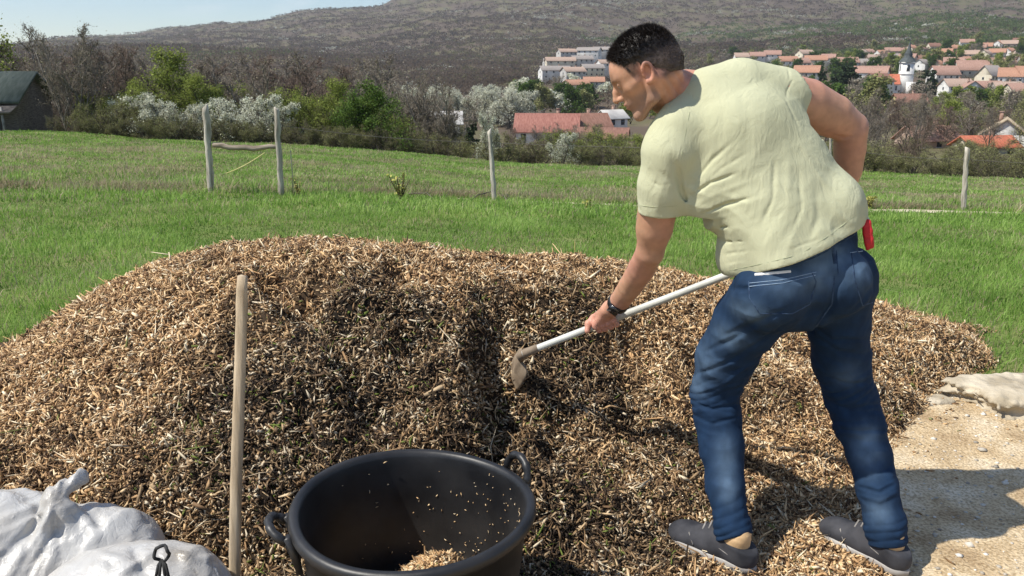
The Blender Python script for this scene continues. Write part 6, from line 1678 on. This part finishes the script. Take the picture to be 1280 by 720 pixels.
        so = m.build('sole', MAT['shoe_sole'], smooth=True); so.parent = shoe; so.matrix_parent_inverse = shoe.matrix_world.inverted()
        so.matrix_parent_inverse = Matrix.Translation(root.location).inverted()@Matrix.Identity(4) if False else Matrix.Identity(4)
        so.parent = shoe
        # heel counter, side seam and tongue
        m = MB(); m.tube([sp_(.06, -.030, .060), sp_(.20, -.0385, .046), sp_(.36, -.0385, .058), sp_(.46, -.032, .070)], .0022, 5); m.tube([sp_(.62, -.0475, .034), sp_(.70, -.035, .058), sp_(.74, -.012, .062), sp_(.74, .015, .060)], .0022, 5)
        sm = m.build('seam', MAT['lace'], smooth=True); sm.parent = shoe
        m = MB(); m.tube([sp_(.33, 0, .122), sp_(.40, 0, .108), sp_(.50, 0, .086)], [.020, .022, .014], 10, flat=.35); tg = m.build('tongue', MAT['shoe_cloth'], smooth=True); tg.parent = shoe
        # laces
        m = MB()
        for i in range(4):
            f = .36+.07*i; hgt = np.interp(f, [.36, .57], [.128, .094])
            m.tube([sp_(f, -.022, hgt-.012), sp_(f+.01, 0, hgt+.002), sp_(f+.02, .022, hgt-.012)], .0030, 5)
        lc = m.build('laces', MAT['lace'], smooth=True); lc.parent = shoe
        # sock: tan, filling the gap between cuff and shoe
        F = Field(sp_(.2, 0, .08)-.10, sp_(.2, 0, .08)+.12, .004)
        top = ank+unit(L[-2][0]-ank)*.02
        F.chain([(sp_(.20, 0, .06), .0345), (sp_(.215, 0, .095), .0355), (top*.5+sp_(.21, 0, .11)*.5, .0385), (top, .040)], k=.01)
        F.cap(sp_(.24, 0, .085), sp_(.40, 0, .075), .030, .020, k=.02)
        x, y, z = F.grid((slice(None),)*3); F.d += (.0015*np.sin((z+x*.3)*420)*(vnoise(x*20+0*y+0*z, y*20+0*x+0*z, z*20+0*x+0*y, seed=6)+.3)).astype(np.float32)
        V, Q = F.surface(); o = mesh_np('sock', V, Q, MAT['tan_sock'], smooth=True); relink(o, root)
    # ---------------------------------------------------------------- red pouch at the right hip
    p0 = P(1083, 274, 2.13); p1 = P(1087, 312, 2.12); ax = unit(p1-p0); tc = unit(np.array([-.35, -.9, .1])); tc = unit(tc-ax*(tc@ax)); sd = np.cross(ax, tc)
    F = Field(np.minimum(p0, p1)-.05, np.maximum(p0, p1)+.05, .0028); c = (p0+p1)/2; hh = np.linalg.norm(p1-p0)/2
    x, y, z = F.grid((slice(None),)*3)
    qa = (x-c[0])*ax[0]+(y-c[1])*ax[1]+(z-c[2])*ax[2]; qb = (x-c[0])*sd[0]+(y-c[1])*sd[1]+(z-c[2])*sd[2]; qc = (x-c[0])*tc[0]+(y-c[1])*tc[1]+(z-c[2])*tc[2]
    F.d = ((((np.abs(qa)/hh)**4+(np.abs(qb)/.0125)**4+(np.abs(qc)/.011)**4)**.25-1)*.011+.0015*vnoise(x*90+0*y+0*z, y*90+0*x+0*z, z*90+0*x+0*y, seed=5)).astype(np.float32)
    V, Q = F.surface(); o = mesh_np('red_pouch', V, Q, MAT['red_cloth'], smooth=True)
    tag(o, 'narrow red pouch sticking out of the jeans at the right hip', 'pouch')
    return JF

def build_shovel():
    e = empty('shovel', SH_B, 'long-handled shovel with a pale shaft and dirty brown blade in the man\'s hands', 'shovel')
    m = MB(); a = SH_A-SH_D*.10; n = 24; b = SH_B+SH_D*.01
    m.tube([a+(b-a)*i/(n-1) for i in range(n)], [.0123-.0004*math.sin(i*.7) for i in range(n)], 16)
    o = m.build('shaft', MAT['pale_shaft'], smooth=True); relink(o, e)
    toC = unit(np.array([0, 0, CAM_H])-SH_B); 
    # blade hangs down-left from the socket
    tip = P(633, 480, 2.84); bd = unit(tip-SH_B); L = np.linalg.norm(tip-SH_B)
    m = MB(); m.tube([SH_B-SH_D*.05, SH_B, SH_B+unit(SH_D+bd)*.03, SH_B+bd*.06], [.0145, .0155, .015, .009], 14)
    o = m.build('socket', MAT['dirty_steel'], smooth=True); relink(o, e)
    w = unit(np.cross(bd, toC)); w = unit(w*.36+toC*-.88); w = unit(w-bd*(w@bd)); nrm = np.cross(bd, w)
    nu, nv = 18, 15; top = SH_B+bd*.055; V = []
    for side in (0, 1):
        for i in range(nu):
            u = i/(nu-1); hw = np.interp(u, [0, .06, .15, .55, .8, .93, 1], [.030, .058, .070, .074, .066, .042, .006])
            for j in range(nv):
                v = j/(nv-1)*2-1
                V.append(top+bd*(u*.20)+w*hw*v*.85+nrm*((v*v)*.012-(1-u)*.008*math.exp(-(v*6)**2)+(.0025 if side else 0)))
    g = lambda s, i, j: s*nu*nv+i*nv+j
    Q = [[g(0, i, j), g(0, i, j+1), g(0, i+1, j+1), g(0, i+1, j)] for i in range(nu-1) for j in range(nv-1)]+[[g(1, i, j), g(1, i+1, j), g(1, i+1, j+1), g(1, i, j+1)] for i in range(nu-1) for j in range(nv-1)]
    for i in range(nu-1): Q += [[g(0, i, 0), g(0, i+1, 0), g(1, i+1, 0), g(1, i, 0)], [g(0, i+1, nv-1), g(0, i, nv-1), g(1, i, nv-1), g(1, i+1, nv-1)]]
    for j in range(nv-1): Q += [[g(0, 0, j+1), g(0, 0, j), g(1, 0, j), g(1, 0, j+1)], [g(0, nu-1, j), g(0, nu-1, j+1), g(1, nu-1, j+1), g(1, nu-1, j)]]
    m = MB(); m.add(V, Q); o = m.build('blade', MAT['dirty_steel'], smooth=True); relink(o, e)
# ================================================================== MATERIAL TABLE
MAT = {}
MAT['chip'] = chip_mat()
MAT['chimney'] = mat_noise('chimney_brick', (.25, .14, .10), (.40, .28, .22), 3)
MAT['window'] = mat_noise('window_glass', (.02, .025, .03), (.05, .06, .07), 1, rough=.15, spec=.6)
MAT['white_trim'] = mat_noise('white_trim', (.6, .58, .55), (.75, .73, .7), 3)
MAT['grey_trim'] = mat_noise('grey_boards', (.16, .15, .14), (.28, .27, .25), 5)
MAT['walls'] = [mat_noise('render_white', (.62, .60, .56), (.80, .78, .74), .35), mat_noise('render_cream', (.60, .52, .40), (.72, .66, .52), .35), mat_noise('render_pink', (.50, .36, .28), (.60, .46, .38), .35), mat_noise('render_yellow', (.62, .50, .24), (.72, .60, .34), .35), mat_noise('render_grey', (.40, .38, .36), (.56, .54, .5), .35)]
def tiles(n, a, b): return mat_noise(n, a, b, 1.3, 7, rough=.85, bump=.4, bscale=6, bdist=.05, stretch=(3, .8, 1), lo=.3, hi=.7)
MAT['roofs'] = [tiles('tiles_orange_red', (.36, .10, .055), (.52, .18, .105)), tiles('tiles_orange', (.32, .16, .10), (.46, .26, .175)), tiles('tiles_pale', (.32, .22, .165), (.46, .34, .27)), tiles('tiles_pinkish', (.27, .15, .11), (.44, .28, .22)), tiles('tiles_dark', (.17, .085, .06), (.28, .15, .11)), tiles('tiles_grey', (.22, .19, .17), (.36, .32, .29)), tiles('tiles_faded_red', (.22, .085, .065), (.36, .17, .13))]
MAT['tan_roof'] = tiles('tiles_tan', (.36, .28, .18), (.50, .40, .28))
MAT['slate'] = mat_noise('slate_dark', (.05, .06, .06), (.10, .11, .11), 1)
MAT['dark_boards'] = mat_noise('dark_boards', (.12, .10, .085), (.26, .22, .185), 5, stretch=(1, 1, 6), bump=.5, bscale=8, bdist=.03)
MAT['green_roof'] = mat_noise('green_roof_sheet', (.075, .095, .075), (.12, .14, .115), 2, rough=.6, stretch=(6, 1, 1))
MAT['black_rubber'] = mat_noise('black_rubber', (.007, .007, .008), (.026, .025, .025), 7, 9, rough=.45, spec=.5, bump=.18, bscale=22, bdist=.006)
MAT['dark_cord'] = mat_noise('dark_cord', (.02, .02, .02), (.05, .05, .05), 30)
MAT['black_strap'] = mat_noise('black_strap', (.012, .012, .012), (.02, .02, .02), 30, rough=.5)
MAT['black_gloss'] = mat_noise('black_gloss', (.01, .01, .012), (.015, .015, .018), 30, rough=.12, spec=.7)
MAT['shoe_cloth'] = mat_noise('shoe_cloth', (.022, .023, .028), (.055, .055, .062), 16, rough=.8, bump=.4, bscale=300, bdist=.001)
MAT['shoe_sole'] = mat_noise('shoe_sole', (.30, .28, .26), (.45, .43, .40), 14, rough=.8)
MAT['lace'] = mat_noise('lace', (.16, .15, .14), (.30, .28, .26), 60)
MAT['tan_sock'] = mat_noise('tan_sock', (.56, .36, .18), (.68, .46, .25), 24, rough=.9, bump=.3, bscale=250, bdist=.001)
MAT['red_cloth'] = mat_noise('red_cloth', (.38, .015, .02), (.55, .03, .035), 40, rough=.6)
MAT['pale_shaft'] = mat_noise('pale_shaft', (.42, .42, .38), (.62, .62, .56), 9, rough=.5, stretch=(1, 1, 1), lo=.35, hi=.6)
MAT['dirty_steel'] = mat_noise('dirty_steel', (.14, .10, .07), (.30, .235, .165), 16, rough=.75, metallic=.0, bump=.5, bscale=60, bdist=.002)

import os
FLAGS = os.environ.get('SKIP', '').split(',')
build_ground()
build_dirt()
build_pile()
build_track()
build_grass()
build_fence()
TT = make_templates()
build_near_trees(TT)
build_valley_trees(TT)
label_sorted(TREES)
build_forest()
build_low_plants()
build_village()
build_tub()
build_stake()
build_bags()
build_rocks()
build_person()
build_shovel()

# ------------------------------------------------------------------ air
def build_haze(density):
    m = bpy.data.materials.new('haze'); m.use_nodes = True; nt = m.node_tree; nt.nodes.clear()
    out = nt.nodes.new('ShaderNodeOutputMaterial'); v = nt.nodes.new('ShaderNodeVolumePrincipled')
    v.inputs['Color'].default_value = (.86, .90, .96, 1); v.inputs['Density'].default_value = density; v.inputs['Anisotropy'].default_value = .3
    nt.links.new(v.outputs[0], out.inputs['Volume'])
    mb = MB(); mb.box((0, 0, 200), (9200, 9200, 1100))
    o = mb.build('haze', m); tag(o, 'thin pale blue haze over the distant hills', 'haze', kind='stuff')
HAZE = .00012
if HAZE: build_haze(HAZE)

# ------------------------------------------------------------------ light
SUN_AZ = R(16)      # the light travels towards +x, turned this much towards +y
SUN_EL = R(54)
sd = bpy.data.lights.new('sun', 'SUN'); sd.energy = 4.6; sd.angle = R(.55); sd.color = (1, .95, .86)
so = bpy.data.objects.new('sun', sd); COL.objects.link(so)
tr = Vector((math.cos(SUN_AZ)*math.cos(SUN_EL), math.sin(SUN_AZ)*math.cos(SUN_EL), -math.sin(SUN_EL)))
so.rotation_euler = tr.to_track_quat('-Z', 'Y').to_euler(); so.location = (-4, -2, 8)
w = bpy.data.worlds.new('World'); SC.world = w; w.use_nodes = True; nt = w.node_tree
bg = nt.nodes['Background']; sk = nt.nodes.new('ShaderNodeTexSky'); sk.sky_type = 'NISHITA'; sk.sun_disc = False
sk.sun_elevation = SUN_EL
sdir = -tr; sk.sun_rotation = math.atan2(sdir.x, sdir.y)
sk.air_density = 1.0; sk.dust_density = .05; sk.ozone_density = 4.0; sk.altitude = 200
tcw = nt.nodes.new('ShaderNodeTexCoord'); mpw = nt.nodes.new('ShaderNodeMapping'); mpw.inputs['Scale'].default_value = (2.2, 2.2, 9.0); mpw.inputs['Location'].default_value = (.35, .2, .12)
nt.links.new(tcw.outputs['Generated'], mpw.inputs[0]); cn = nt.nodes.new('ShaderNodeTexNoise'); cn.inputs['Scale'].default_value = 2.0; cn.inputs['Detail'].default_value = 6
nt.links.new(mpw.outputs[0], cn.inputs[0]); cr_ = ramp_node(nt, [(.54, (0, 0, 0)), (.72, (.55, .55, .55))], cn.outputs[0])
mxw = nt.nodes.new('ShaderNodeMix'); mxw.data_type = 'RGBA'; nt.links.new(cr_, mxw.inputs[0]); nt.links.new(sk.outputs[0], mxw.inputs[6]); mxw.inputs[7].default_value = (7.5, 7.8, 8.2, 1)
nt.links.new(mxw.outputs[2], bg.inputs[0]); bg.inputs[1].default_value = .105

# ------------------------------------------------------------------ camera
cd = bpy.data.cameras.new('camera'); cam = bpy.data.objects.new('camera', cd); COL.objects.link(cam)
cam.location = (0, 0, CAM_H); cam.rotation_euler = (R(90)-PITCH, 0, 0)
cd.sensor_width = 36; cd.lens = 36*FPX/1280; cd.clip_start = .05; cd.clip_end = 30000
SC.camera = cam
SC.view_settings.view_transform = 'Standard'; SC.view_settings.look = 'None'
SC.view_settings.exposure = 0.5; SC.view_settings.gamma = 1.0
SC.cycles.max_bounces = 6; SC.cycles.diffuse_bounces = 3; SC.cycles.volume_bounces = 0
SC.cycles.use_denoising = True
